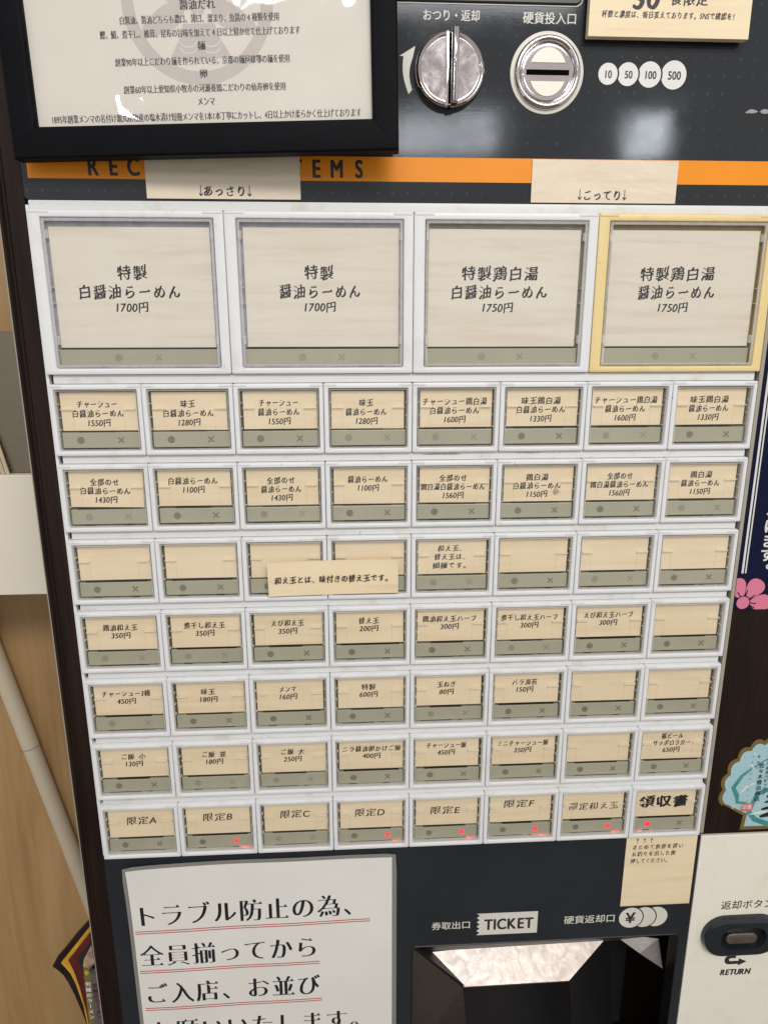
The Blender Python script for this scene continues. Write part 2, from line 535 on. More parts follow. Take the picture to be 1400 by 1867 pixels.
# style: slant (x += slant*y), rise (y += rise*x), stroke change: all + along*cos^2 about nib angle
STYLES = {
    'brush':  dict(slant=0.04, rise=0.12, all=-0.014, along=0.030, nib=-40, wob=0.015, sx=0.97, digit_sx=0.95, digit_slant=0.20, kana=0.93, kanji=0.97, serif=(0.10, 0.05, 0.05), pen=((-0.014, 0.004), (0.030, -0.016))),
    'brush_fine': dict(slant=0.05, rise=0.14, all=-0.019, along=0.036, nib=-40, wob=0.016, sx=0.97, digit_sx=0.95, digit_slant=0.20, kana=0.88, kanji=0.93, serif=(0.13, 0.06, 0.07), pen=((-0.014, 0.002), (0.026, -0.016), (0.008, 0.010))),
    'brush_bold':  dict(slant=0.03, rise=0.11, all=-0.010, along=0.028, nib=-40, wob=0.02, sx=0.97, digit_sx=0.95, digit_slant=0.2, kana=0.95, kanji=0.98, serif=(0.12, 0.06, 0.06), pen=((0, 0), (0.05, -0.02), (0.02, 0.03), (-0.03, 0.012))),
    'pen':    dict(slant=0.05, rise=0.10, all=-0.016, along=0.026, nib=-35, wob=0.014, sx=0.96, digit_sx=0.95, digit_slant=0.12, kana=0.9, kanji=0.96, serif=(0.08, 0.035, 0.04), pen=((-0.006, 0.003), (0.020, -0.012))),
    'mincho': dict(slant=0, rise=0, all=-0.022, along=0.034, nib=0, wob=0.0, sx=1, digit_sx=0.9, digit_slant=0, serif=(0.10, 0.062, 0.05), pen=((-0.014, 0), (0.014, 0))),
    'mincho_bold': dict(slant=0, rise=0, all=-0.012, along=0.024, nib=0, wob=0.0, sx=1, digit_sx=0.9, digit_slant=0, serif=(0.10, 0.06, 0.04), pen=((-0.02, 0), (0.02, 0.010))),
    'notice': dict(slant=0, rise=0, all=-0.014, along=0.024, nib=0, wob=0.0, sx=1, digit_sx=0.95, digit_slant=0, serif=(0.10, 0.06, 0.04), pen=((-0.014, 0), (0.014, 0.004))),
    'gothic': dict(slant=0, rise=0, all=0.0, along=0, nib=0, wob=0, sx=1, digit_sx=1, digit_slant=0, pen=((-0.012, 0.008), (0.012, -0.008))),
    'bold':   dict(slant=0, rise=0, all=0.0, along=0, nib=0, wob=0, sx=1, digit_sx=0.9, digit_slant=0, pen=((-0.03, 0.015), (0.03, -0.015), (0.02, 0.02), (-0.02, -0.02))),
    'black_it': dict(slant=0.16, rise=0, all=0.0, along=0, nib=0, wob=0, sx=0.95, digit_sx=0.9, digit_slant=0.16, pen=((-0.05, 0.02), (0.05, -0.02), (0.03, 0.03), (-0.03, -0.03), (0, 0))),
}
def serifs(loops, sgn, spec):
    """small stroke-end triangles: on the right end of horizontals, on the top left of verticals"""
    ln, ht, vt = spec
    out = []
    for l in loops:
        n = len(l)
        for i in range(n):
            p, a, b, q = l[i - 1], l[i], l[(i + 1) % n], l[(i + 2) % n]
            ex, ey = b[0] - a[0], b[1] - a[1]
            d = math.hypot(ex, ey)
            if not 0.03 < d < 0.12:
                continue
            nx, ny = ey / d * sgn, -ex / d * sgn
            e0 = (a[0] - p[0], a[1] - p[1])
            e1 = (q[0] - b[0], q[1] - b[1])
            if nx > 0.97 and abs(e0[1]) < 0.25 * abs(e0[0]) and abs(e1[1]) < 0.25 * abs(e1[0]) and max(abs(e0[0]), abs(e1[0])) > 0.08:
                x, y = max(a[0], b[0]), max(a[1], b[1])
                out.append([(x - ln, y - 0.018), (x + 0.004, y - 0.02), (x - 0.006, y + ht * 0.5), (x - ln * 0.42, y + ht)])
            if ny > 0.97 and abs(e0[0]) < 0.25 * abs(e0[1]) and abs(e1[0]) < 0.25 * abs(e1[1]) and max(abs(e0[1]), abs(e1[1])) > 0.12:
                x, y = min(a[0], b[0]), max(a[1], b[1])
                out.append([(x - vt, y + 0.012), (x + d * 0.9, y - 0.045), (x + 0.012, y - 0.10), (x, y - 0.035)])
    return out
class Poly(list):
    """one closed outline; pen strokes are widened by laying shifted copies on separate layers"""
    layer = 0
def like(pts, src):
    q = Poly(pts)
    q.layer = getattr(src, 'layer', 0)
    return q
def moved(polys, fn):
    out = []
    for l in polys:
        q = Poly(fn(x, z) for x, z in l)
        q.layer = getattr(l, 'layer', 0)
        out.append(q)
    return out
def penned(polys, size, style):
    out = []
    for k, (dx, dy) in enumerate(STYLES[style]['pen']):
        for l in polys:
            if l.layer and k:
                continue
            q = Poly((x + dx * size, z + dy * size) for x, z in l)
            q.layer = l.layer or k
            out.append(q)
    return out
bad = []
def glyph(ch, style):
    key = (ch, style)
    if key in _gl:
        return _gl[key]
    st = STYLES[style]
    loops, x0, x1 = outlines(ch)
    big = max(loops, key=lambda l: abs(area2(l)), default=None)
    sgn = 1 if big and area2(big) > 0 else -1
    ca, sa = math.cos(math.radians(st['nib'])), math.sin(math.radians(st['nib']))
    rnd = random.Random(ord(ch) * 31 + len(style))
    ph = [rnd.uniform(0, 6.28) for _ in range(4)]
    res = []
    extra = []
    wd = wide(ch)
    sl = st['slant'] if wd else st['digit_slant']
    sx = st['sx'] if wd else st['digit_sx']
    ri = st['rise'] if wd else 0
    ks = 1.0
    if wd and 'kana' in st:
        ks = st['kana'] if 0x3040 <= ord(ch) <= 0x30ff else st['kanji']
    if wd and 'serif' in st:
        extra = serifs(loops, sgn, st['serif'])
    def place(x, y):
        if st['wob']:
            x += st['wob'] * math.sin(7 * y + ph[0]) + st['wob'] * 0.5 * math.sin(15 * y + 5 * x + ph[1])
            y += st['wob'] * math.sin(6 * x + ph[2]) + st['wob'] * 0.5 * math.sin(13 * x - 4 * y + ph[3])
        x = (0.5 + (x - 0.5) * ks) * sx if wd else x * sx
        y = 0.37 + (y - 0.37) * ks + ri * (x - 0.5)
        return (x + sl * (y - 0.35), y)
    for l in loops:
        n = len(l)
        pts = []
        for i in range(n):
            a, b, c = l[i - 1], l[i], l[(i + 1) % n]
            e1 = (b[0] - a[0], b[1] - a[1])
            e2 = (c[0] - b[0], c[1] - b[1])
            l1, l2 = math.hypot(*e1) or 1, math.hypot(*e2) or 1
            n1 = (e1[1] / l1 * sgn, -e1[0] / l1 * sgn)
            n2 = (e2[1] / l2 * sgn, -e2[0] / l2 * sgn)
            def dd(nn):
                if not wd:
                    return 0.0
                return st['all'] + st['along'] * (nn[0] * ca + nn[1] * sa) ** 2
            dx = n1[0] * dd(n1) + n2[0] * dd(n2)
            dy = n1[1] * dd(n1) + n2[1] * dd(n2)
            dot = n1[0] * n2[0] + n1[1] * n2[1]
            if dot > 0.35:
                dx *= 0.5; dy *= 0.5
            else:
                dx *= 0.75; dy *= 0.75
            pts.append(place(b[0] + dx, b[1] + dy))
        res.append(Poly(pts))
    # where thinning made strokes cross, the fill would tear: keep that glyph's plain outline
    if wd and res and st['all'] != 0:
        def lost(pl):
            want = abs(sum(area2(l) for l in pl)) / 2
            me = flat_mesh([[(x * 100, y * 100) for x, y in l] for l in pl])
            got = sum(p.area for p in me.polygons) * 100
            bpy.data.meshes.remove(me)
            return abs(got - want) > 0.04 * max(want, 1e-6)
        if lost(res):
            bad.append(ch)
            res = [Poly(place(x, y) for x, y in l) for l in loops]
    for l in extra:
        q = Poly(place(x, y) for x, y in l)
        q.layer = 10 + len(res) % 4
        res.append(q)
    adv = None
    if wd:
        adv = 1.0
    else:
        adv = (x1 + max(x0, 0.0) * 0.9 + 0.03) * sx if loops else 0.3
    _gl[key] = (res, adv)
    return _gl[key]
def line_width(txt, style, track):
    return sum((0.30 if c == ' ' else 0.55 if c == '　' else glyph(c, style)[1]) + track for c in txt) - track
def text_polys(txt, x, z, size, style, *a, **k):
    return penned(line_polys(txt, x, z, size, style, *a, **k), size, style)
def line_polys(txt, x, z, size, style, align='C', width=None, track=0.0, hscale=1.0, vertical=False, pitch=None, jit=0.0):
    """outlines in mm; (x, z) is the middle of the line (or its left end)"""
    out = []
    if vertical:
        for i, c in enumerate(txt):
            g, adv = glyph(c, style)
            rot = c == 'ー'
            px_, py_ = (0.5, 0.4) if c in '。、' else (0, 0)
            for l in g:
                q = []
                for px, py in l:
                    dx, dy = px - 0.5 + px_, py - 0.37 + py_
                    if rot:
                        dx, dy = dy, -dx
                    q.append((x + dx * size * hscale, z - i * (pitch or size) + dy * size))
                out.append(like(q, l))
        return out
    if pitch:
        cx = x
        for c in txt:
            if c not in ' 　':
                g, adv = glyph(c, style)
                for l in g:
                    out.append(like([(cx + (px - adv / 2) * size * hscale, z + (py - 0.37) * size) for px, py in l], l))
            cx += pitch
        return out
    w = line_width(txt, style, track) * size * hscale
    if width:
        hscale *= width / w
        w = width
    cx = x - w / 2 if align == 'C' else x
    for c in txt:
        if c in ' 　':
            cx += ((0.30 if c == ' ' else 0.55) + track) * size * hscale
            continue
        g, adv = glyph(c, style)
        jy = random.uniform(-jit, jit) * size
        for l in g:
            out.append(like([(cx + px * size * hscale, z + (py - 0.37) * size + jy) for px, py in l], l))
        cx += (adv + track) * size * hscale
    return out
def flat_mesh(polys, out=0.0, warp=None):
    """filled outlines (holes kept) as one thin print facing the customer"""
    vs, fs = [], []
    for lay in sorted({getattr(l, 'layer', 0) for l in polys}):
        cu = bpy.data.curves.new('print', 'CURVE')
        cu.dimensions = '2D'
        cu.fill_mode = 'FRONT'
        for l in polys:
            if getattr(l, 'layer', 0) != lay:
                continue
            s = cu.splines.new('POLY')
            s.points.add(len(l) - 1)
            for i, p in enumerate(l):
                s.points[i].co = (p[0] / 1000, p[1] / 1000, 0, 1)
            s.use_cyclic_u = True
        o = bpy.data.objects.new('print', cu)
        col.objects.link(o)
        dg = bpy.context.evaluated_depsgraph_get()
        me = o.evaluated_get(dg).to_mesh()
        k = len(vs)
        for v in me.vertices:
            x, z = v.co.x * 1000, v.co.y * 1000
            vs.append(L(x, z, out + 0.006 * lay + (warp(x, z) if warp else 0)))
        fs += [tuple(k + i for i in p.vertices) for p in me.polygons]
        o.evaluated_get(dg).to_mesh_clear()
        bpy.data.objects.remove(o)
        bpy.data.curves.remove(cu)
    me = bpy.data.meshes.new('print')
    me.from_pydata(vs, [], fs)
    me.update()
    return me
def letters(name, parent, pos, polys, mat, out=0.0, warp=None):
    return link(name, flat_mesh(polys, out, warp), M[mat], parent, pos)

# ================================================================ setting
wall = link('wall', MB().box(-700, 900, -1150, 900, -300, -250).mesh('wall'), M['lightwood'], None, (0, 0, 0))
tag(wall, 'light wood veneer wall behind the machine', kind='structure')
floor = link('floor', MB().box(-1200, 1700, -1170, -1151, -250.5, 2600).mesh('floor'), M['floor'], None, (0, 0, 0))
tag(floor, 'dark floor the machine stands on', kind='structure')

# ================================================================ machine
machine = link('ticket_machine', None, None, None, (240, -1150, -120))
tag(machine, 'tall dark meal ticket vending machine with eight rows of push buttons', 'ticket machine')

# cabinet: dark woodgrain shell with rounded left edge moulding
b = MB()
sec = [(-20, -240), (-20.0, -3.2), (-19.2, -1.2), (-17.4, -0.6), (-16, -2.4), (-14.5, -2.4), (-13, -0.9), (-2.2, -0.6), (-2.2, -14)]
b.loft([[(x, -1150, o) for x, o in sec], [(x, 560, o) for x, o in sec]])
b.box(-2.2, 620, -1150, 560, -240, -112)
b.box(-2.2, 2, -1150, 560, -111.9, -14)
b.box(616, 620, -1150, 560, -111.9, -14)
b.box(2.1, 615.9, -1150, -700, -111.9, -14)
b.box(2.1, 615.9, 430, 560, -111.9, -0.8)
b.box(484.6, 620, -371.5, 112, -14.01, -0.4)
link('cabinet', b.mesh('cabinet'), M['darkwood'], machine, (0, 0, 0))
link('edge_trim', MB().box(-21.3, -20.05, -1150, 560, -8.0, -4.2).mesh('edge_trim'), M['trim'], machine, (0, 0, 0))

up = link('upper_panel', MB().box(-2, 618, 113, 420, -13.9, 0, 2.5, 0.6).mesh('upper_panel'), M['slate'], machine, (0, 0, 0))
b = MB()
b.box(-2, 244.4, -640, -369, -13.9, 0)
b.box(475.4, 483.6, -640, -369, -13.9, 0)
b.box(244.4, 475.4, -472.3, -369, -13.9, 0)
link('lower_panel', b.mesh('lower_panel'), M['slate_low'], machine, (0, 0, 0))
link('button_panel', MB().box(-1.9, 484.4, -368.9, 112.9, -13.9, -3).mesh('button_panel'), M['dark'], machine, (0, 0, 0))
link('side_strip', MB().box(-1.6, 0.4, -367, 110, -3, 1.4, 0.3, 0.3).mesh('side_strip'), M['white'], machine, (0, 0, 0))
link('side_strip', MB().box(481.6, 484.4, -368.5, 112.5, -2.9, 2.2, 0.3, 0.4).mesh('side_strip'), M['trim'], machine, (0, 0, 0))

# rows of buttons -------------------------------------------------
SP, VP, SH = 60.0, 53.463, 47.39
LT, LBm = 106.904, 6.392
row_top = [LT] + [-(r - 1) * VP for r in range(1, 8)]
# rails (the white ledges between rows)
def rail(z0, z1, x0=3.2, x1=478.4):
    link('rail', MB().box(x0, x1, z0, z1, -3, 1.8, 0.5, 0.5).mesh('rail'), M['rail'], machine, (0, 0, 0), 40)
rail(LT + 0.25, 112.7, 0.6, 481)
rail(0.25, LBm - 0.25)
for r in range(1, 7):
    rail(-r * VP + 0.25, -(r - 1) * VP - SH - 0.25)

def frame_mesh(w, h, bl, br, bt, bb, added_pads=True):
    b = MB()
    g = 0.16
    def outer(d, o, r):
        return rrect(g + d, w - g - d, -h + d, -d, r, o, 3)
    def inner(d, o, r):
        return rrect(bl + d, w - br - d, -h + bb + d, -bt - d, r, o, 3)
    b.loft([outer(0, -2.5, 1.0), outer(0, 4.1, 1.0), outer(0.25, 4.75, 0.9), outer(0.8, 5.0, 0.7),
            inner(-0.7, 5.0, 1.0), inner(-0.25, 4.8, 0.8), inner(0.0, 4.3, 0.6), inner(0.35, -1.8, 0.6)], True, False)
    if added_pads:  # raised pads added so the top corners catch bright highlights
        lw = 9.0 if w < 70 else 13.0
        for x0, x1 in ((0.7, lw), (w - lw, w - 0.7)):
            b.box(x0, x1, -2.0, -0.12, 4.5, 5.35, 0.5, 0.4, 2)
        for x0 in (bl - 0.2, w - br - 1.4):
            b.box(x0, x0 + 1.6, -h + bb - 0.6, -h + bb + 0.5, 4.0, 5.15, 0.3, 0.3, 2)
    return b.mesh('button_frame')
def cover_mesh(w, h, bl, br, bt, bb):
    # a thin clear cap: front sheet plus four short walls
    x0, x1, z0, z1 = bl + 0.55, w - br - 0.55, -h + bb + 0.55, -bt - 0.55
    b = MB()
    lp = lambda d, o: rrect(x0 + d, x1 - d, z0 + d, z1 - d, 0.8, o, 2)
    b.loft([lp(0, -0.8), lp(0, 3.9), lp(0.35, 4.35)], False, True)
    return b.mesh('clear_cover')
def rim_glint_mesh(w, h, bl, br, bt, bb, rw):  # milky ring paints the bright edge where the cover bevel catches light
    x0, x1, z0, z1 = bl + 0.5, w - br - 0.5, -h + bb + 0.5, -bt - 0.5
    lp = lambda d, o: rrect(x0 + d, x1 - d, z0 + d, z1 - d, 0.7, o, 2)
    return MB().loft([lp(0, 2.6), lp(0, 4.0), lp(0.3, 4.5), lp(rw, 4.5), lp(rw + 0.1, 3.9)], False, False).mesh('cover_rim')
def backing_mesh(w, h, bl, br, bt, bb):
    return MB().box(bl + 0.4, w - br - 0.4, -h + bb + 0.4, -bt - 0.4, -2.6, -1.2).mesh('backing')
def cross_poly(cx, cz, s, w):
    a = s / 2
    p = [(-w, 0), (-a - w * 0.4, a - w * 0.6), (-a + w * 0.6, a + w * 0.4), (0, w), (a - w * 0.6, a + w * 0.4), (a + w * 0.4, a - w * 0.6), (w, 0),
         (a + w * 0.4, -a + w * 0.6), (a - w * 0.6, -a - w * 0.4), (0, -w), (-a + w * 0.6, -a - w * 0.4), (-a - w * 0.4, -a + w * 0.6)]
    return [(cx + x, cz + z) for x, z in p]

SM = dict(w=60.0, h=SH, bl=3.3, br=3.0, bt=3.4, bb=3.2)
BG = dict(w=120.0, h=LT - LBm, bl=7.4, br=6.4, bt=4.3, bb=3.8)
mesh = {}
for k, d in (('s', SM), ('b', BG)):
    mesh[k + 'frame'] = frame_mesh(**d)
    mesh[k + 'cover'] = cover_mesh(**d)
    for p in mesh[k + 'frame'].polygons:
        p.use_smooth = True
    mesh[k + 'frame'].set_sharp_from_angle(angle=math.radians(38))
mesh['bframe_y'] = mesh['bframe'].copy()
mesh['sframe'].materials.append(M['white'])
mesh['bframe'].materials.append(M['white'])
mesh['bframe_y'].materials.append(M['yellow'])
mesh['srim'] = rim_glint_mesh(**SM, rw=0.55)
mesh['brim'] = rim_glint_mesh(**BG, rw=1.7)
mesh['brim_cool'] = mesh['brim'].copy()
mesh['srim'].materials.append(M['rim'])
mesh['brim'].materials.append(M['rim'])
mesh['brim_cool'].materials.append(M['rim_cool'])
mesh['sback'] = backing_mesh(**SM)
mesh['bback'] = backing_mesh(**BG)
mesh['bback_cool'] = mesh['bback'].copy()
mesh['bback_amber'] = mesh['bback'].copy()
mesh['sback'].materials.append(M['backing'])
mesh['bback'].materials.append(M['backing_olive'])
mesh['bback_cool'].materials.append(M['backing_cool'])
mesh['bback_amber'].materials.append(M['backing_amber'])
# paper cards and indicator strips
mesh['scard'] = MB().box(5.4, 55.0, -30.6, -5.0, 0.2, 0.5).mesh('paper_card')
mesh['bcard'] = MB().box(10.6, 110.4, -83.2, -9.2, 0.2, 0.5).mesh('paper_card')
mesh['sstrip'] = MB().box(4.6, 55.6, -42.6, -32.0, -0.6, 1.4, 0.5, 0.4).mesh('indicator_strip')
mesh['bstrip'] = MB().box(9.0, 111.6, -95.2, -84.6, -0.6, 1.4, 0.5, 0.4).mesh('indicator_strip')
# (their faint reflected fold lines keep a second, clearer material)
# dark slits left between cover and strip
def slits(name, segs):
    b = MB()
    for x0, x1, z0, z1, o in segs:
        b.box(x0, x1, z0, z1, -1.1, o)
    return b.mesh(name)
mesh['sslit0'] = slits('slit', [(12, 46, -31.9, -31.1, 1.2), (13, 47, -43.7, -42.9, 0.4)])
mesh['sslit1'] = slits('slit', [(9, 52, -31.8, -31.1, 1.2), (13, 19, -43.8, -42.8, 0.4), (40, 45, -43.8, -42.8, 0.4)])
mesh['sslit2'] = slits('slit', [(16, 40, -31.9, -31.0, 1.2), (9, 33, -43.7, -42.9, 0.4), (38, 41, -43.7, -42.9, 0.4)])
mesh['bslit0'] = slits('slit', [(10, 110.4, -84.4, -83.4, 1.0), (22, 39, -96.4, -95.5, 0.2), (84, 101, -96.4, -95.5, 0.2)])
# milky clips at the sides of the big covers, moulded ribs on the small ones
b = MB()
for x0, x1 in ((8.3, 10.4), (110.9, 113.0)):
    b.box(x0, x1, -16.5, -11.5, 0.6, 2.6, 0.2, 0.2, 2)
    b.box(x0, x1, -81.5, -76.0, 0.6, 2.6, 0.2, 0.2, 2)
    b.box(x0, x1, -46.0, -45.5, 0.6, 3.4)
    b.box(x0, x1, -55.6, -55.1, 0.6, 3.4)
mesh['bclip'] = b.mesh('clip')
b = MB()
for x0, x1, xv in ((5.6, 13.4, 12.9), (46.6, 54.8, 46.6)):
    b.box(x0, x1, -16.8, -16.0, 1.2, 3.0, 0.2, 0.2, 2)  # pale bar paints the bright streak reflected by the moulded rib
for x in (4.1, 55.5):
    for z in (-13, -22, -30):
        b.box(x, x + 1.0, z - 0.25, z + 0.25, 0.2, 3.2)
nb = len(b.f)
for xv in (12.9, 46.6):
    b.box(xv, xv + 0.35, -30.4, -16.9, 1.2, 1.6)
mesh['sclip'] = b.mesh('clip')
for k, mt in (('scard', 'card'), ('bcard', 'card_big'), ('sstrip', 'strip'), ('bstrip', 'strip'), ('sslit0', 'slot'), ('sslit1', 'slot'),
              ('sslit2', 'slot'), ('bslit0', 'slot'), ('bclip', 'clip'), ('scover', 'cover'), ('bcover', 'cover')):
    mesh[k].materials.append(M[mt])
mesh['sclip'].materials.append(M['rib'])
mesh['sclip'].materials.append(M['fold'])
for i, p in enumerate(mesh['sclip'].polygons):
    p.material_index = 1 if i >= nb else 0
def mark_meshes(tagname, dx, xx, z):
    for v, mt in (('', 'mark'), ('_faint', 'mark_faint'), ('_lit', 'led')):
        d = MB().prism(circle(dx, z, 2.45, 28), 1.41, 1.48).mesh('dot_mark')
        c = MB().prism(cross_poly(xx, z, 4.0, 0.72 if v != '_lit' else 0.9), 1.41, 1.48).mesh('cross_mark')
        d.materials.append(M[mt]); c.materials.append(M[mt])
        mesh[tagname + 'dot' + v] = d
        mesh[tagname + 'cross' + v] = c
mark_meshes('s', 16.6, 43.2, -37.3)
mark_meshes('b', 46.7, 72.7, -89.9)
def leak(x0, x1):
    q = MB().box(x0, x1, -43.7, -43.4, -1.0, 0.3).mesh('light_leak')
    q.materials.append(M['led_leak'])
    return q
mesh['leak_cross'] = leak(41, 54)
mesh['leak_dot'] = leak(10, 22)
led_data = bpy.data.lights.new('led_lamp', 'POINT')
led_data.energy = 0.0007
led_data.color = (1.0, 0.05, 0.05)
led_data.shadow_soft_size = 0.0003

ROWN = ['top row of large buttons', 'first small row', 'second small row', 'third small row', 'fourth small row', 'fifth small row', 'sixth small row', 'bottom row']
ORD = ['first', 'second', 'third', 'fourth', 'fifth', 'sixth', 'seventh', 'eighth']
def button(row, colm, lines, lit=None, faint=0, big=False, yellow=False, rot=0.0, dx=0.0, dz=0.0, say=None):
    k = 'b' if big else 's'
    x, z = colm * (120.0 if big else SP), row_top[row]
    P = (x, z, 0)
    fr = link('menu_button', mesh['bframe_y' if yellow else k + 'frame'], None, machine, P)
    if say is None:
        say = ' '.join(t for t, *_ in lines)
    if lines:
        fr['label'] = ('large ' if big else 'small ') + ('yellow-framed ' if yellow else 'white-framed ') + 'button lettered ' + say
    else:
        fr['label'] = 'blank button, %s from left in the %s' % (ORD[colm], ROWN[row])
    link('backing', mesh['bback_amber' if yellow else ('bback_cool' if big and colm < 2 else k + 'back')], None, fr, P)
    if big:
        link('slit', mesh['bslit0'], None, fr, P)
    else:
        link('slit', mesh['sslit%d' % random.randrange(3)], None, fr, P)
    c = link('paper_card', mesh[k + 'card'], None, fr, P)
    jx, jz = random.uniform(-0.5, 0.5) + dx, random.uniform(-0.3, 0.3) + dz
    jr = rot + random.uniform(-0.004, 0.004)
    mx, mz = (60, -46) if big else (30, -18)
    def shift(ob):
        ob.rotation_euler.y = -jr
        ob.location = L(jx + mx - mx * math.cos(jr) + mz * math.sin(jr), jz + mz - mx * math.sin(jr) - mz * math.cos(jr))
    shift(c)
    if lines:
        pol = []
        for t, cx, cz, size, width, *stl in lines:
            pol += text_polys(t, cx, cz, size, stl[0] if stl else 'brush', width=width, jit=0.02)
        t = letters('lettering', fr, P, pol, 'ink', 0.56)
        shift(t)
    link('clip', mesh[k + 'clip'], None, fr, P)
    link('indicator_strip', mesh[k + 'strip'], None, fr, P)
    fv = '_faint' if faint else ''
    link('dot_mark', mesh[k + 'dot' + ('_lit' if lit == 'dot' else fv)], None, fr, P)
    link('cross_mark', mesh[k + 'cross' + ('_lit' if lit == 'cross' else fv)], None, fr, P)
    if lit:
        link('light_leak', mesh['leak_' + lit], None, fr, P)
        lx = 49.0 if lit == 'cross' else 11.0
        link('led_lamp', led_data, None, fr, (x + lx, z - 43.25, -0.5))
    link('cover_rim', mesh['brim_cool' if big and colm < 2 else k + 'rim'], None, fr, P)
    link('clear_cover', mesh[k + 'cover'], None, fr, P)
    return fr

# large buttons
for ci, (l1, l2, pr, c1, c2, c3, w1, w2) in enumerate((
        ('特製', '白醤油らーめん', '1700円', 60.0, 57.5, 58.0, 20, 66),
        ('特製', '醤油らーめん', '1700円', 58.5, 59.0, 58.5, 20, 54),
        ('特製鶏白湯', '白醤油らーめん', '1750円', 58.0, 58.0, 57.0, 52, 66),
        ('特製鶏白湯', '醤油らーめん', '1750円', 57.0, 57.5, 55.5, 52, 54))):
    button(0, ci, [(l1, c1, -36.4, 10.2, w1, 'brush_fine'), (l2, c2, -48.2, 10.0, w2, 'brush_fine'), (pr, c3, -57.8, 7.4, 22)],
           faint=1, big=True, yellow=ci == 3)

R1, D1 = 12.4, 6.15
def std(names, price, cx=28.8, top=12.4, size=5.6, widths=None, step=D1):
    out = []
    z = top
    for i, n in enumerate(names):
        out.append((n, cx, -z, size, widths[i] if widths else None))
        z += step
    if price:
        out.append((price, cx + 0.2, -z, 5.7, {4: 11.6, 5: 14.4, 6: 16.0}.get(len(price) + 1)))
    return out
row1 = [(['チャーシュー', '白醤油らーめん'], '1550円', [27, 34.5]), (['味玉', '白醤油らーめん'], '1280円', [10, 34.5]),
        (['チャーシュー', '醤油らーめん'], '1550円', [27, 28.5]), (['味玉', '醤油らーめん'], '1280円', [10, 28.5]),
        (['チャーシュー鶏白湯', '白醤油らーめん'], '1600円', [45, 35]), (['味玉鶏白湯', '白醤油らーめん'], '1330円', [28, 35]),
        (['チャーシュー鶏白湯', '醤油らーめん'], '1600円', [45, 29]), (['味玉鶏白湯', '醤油らーめん'], '1330円', [28, 29])]
f1 = [0, 0, 0, 1, 1, 0, 1, 0]
for i, (n, p, w) in enumerate(row1):
    button(1, i, std(n, p, 29.2, 13.0, widths=w), faint=f1[i], dz=-0.4 if i < 4 else 0.0)
row2 = [(['全部のせ', '白醤油らーめん'], '1430円', [20, 34.5]), (['白醤油らーめん'], '1100円', [34.5]),
        (['全部のせ', '醤油らーめん'], '1430円', [20, 28.5]), (['醤油らーめん'], '1100円', [28.5]),
        (['全部のせ', '鶏白湯白醤油らーめん'], '1560円', [20, 46]), (['鶏白湯', '白醤油らーめん'], '1150円', [16.5, 35]),
        (['全部のせ', '鶏白湯醤油らーめん'], '1560円', [19, 43]), (['鶏白湯', '醤油らーめん'], '1150円', [16.5, 29])]
f2 = [1, 0, 1, 0, 0, 0, 0, 1]
for i, (n, p, w) in enumerate(row2):
    button(2, i, std(n, p, 29.2, 13.0, widths=w), faint=f2[i], rot=-0.022 if i == 0 else (-0.012 if i == 4 else 0.0))
f3 = [0, 0, 0, 0, 1, 0, 1, 0]
for i in range(8):
    ln = []
    if i == 4:
        ln = [('和え玉、', 30.0, -11.2, 5.2, 21), ('替え玉は、', 30.0, -17.6, 5.2, 26), ('細麺です。', 30.0, -24.2, 5.2, 28)]
    button(3, i, ln, faint=f3[i])
row4 = [('鶏油和え玉', '350円', 25), ('煮干し和え玉', '350円', 30), ('えび和え玉', '350円', 24.5), ('替え玉', '200円', 15.5),
        ('鶏油和え玉ハーフ', '300円', 41), ('煮干し和え玉ハーフ', '300円', 43.5), ('えび和え玉ハーフ', '300円', 38.5), None]
f4 = [1, 1, 0, 0, 0, 1, 0, 0]
for i, q in enumerate(row4):
    button(4, i, std([q[0]], q[1], 29.5, 13.4 - (0.5 if i > 2 else 0), widths=[q[2]]) if q else [], faint=f4[i])
row5 = [('チャーシュー3種', '450円', 36), ('味玉', '180円', 11), ('メンマ', '160円', 13), ('特製', '600円', 11),
        ('玉ねぎ', '80円', 15), ('バラ海苔', '150円', 20), None, None]
f5 = [1, 0, 0, 0, 1, 0, 0, 0]
for i, q in enumerate(row5):
    button(5, i, std([q[0]], q[1], 28.5, 13.2, widths=[q[2]]) if q else [], faint=f5[i])
row6 = [(['ご飯　小'], '130円', [19]), (['ご飯　並'], '180円', [19]), (['ご飯　大'], '250円', [19]), (['ニラ醤油卵かけご飯'], '400円', [46]),
        (['チャーシュー飯'], '450円', [32]), (['ミニチャーシュー飯'], '350円', [41]), None, (['瓶ビール', 'サッポロラガー'], '650円', [18, 31])]
f6 = [0, 1, 1, 0, 0, 0, 0, 0]
for i, q in enumerate(row6):
    button(6, i, std(q[0], q[1], 29.5 if i != 3 else 30.5, 10.2 if i == 7 else 13.0 if i < 4 else 12.2, widths=q[2]) if q else [], faint=f6[i],
           say='瓶ビール 650円' if i == 7 else None)
row7 = [('限定A', 30.5, 15.8, 24, 8, None), ('限定B', 30.0, 15.6, 24.5, 8, 'cross'), ('限定C', 29.5, 15.2, 24.5, 8, None), ('限定D', 29.0, 16.4, 25, 8, 'cross'),
        ('限定E', 29.0, 17.2, 25, 8, 'cross'), ('限定F', 29.0, 13.8, 26, 8, 'cross'), ('限定和え玉', 31.0, 19.0, 42, 7.6, 'cross'), ('領収書', 29.0, 17.0, 42, 11.5, 'dot')]
f7 = [0, 0, 1, 0, 0, 0, 0, 0]
for i, (t, cx, cz, w, s, lit) in enumerate(row7):
    st = 'brush_bold' if i == 7 else 'pen'
    button(7, i, [(t, cx, -cz, s, w, st)], lit=lit, faint=f7[i])

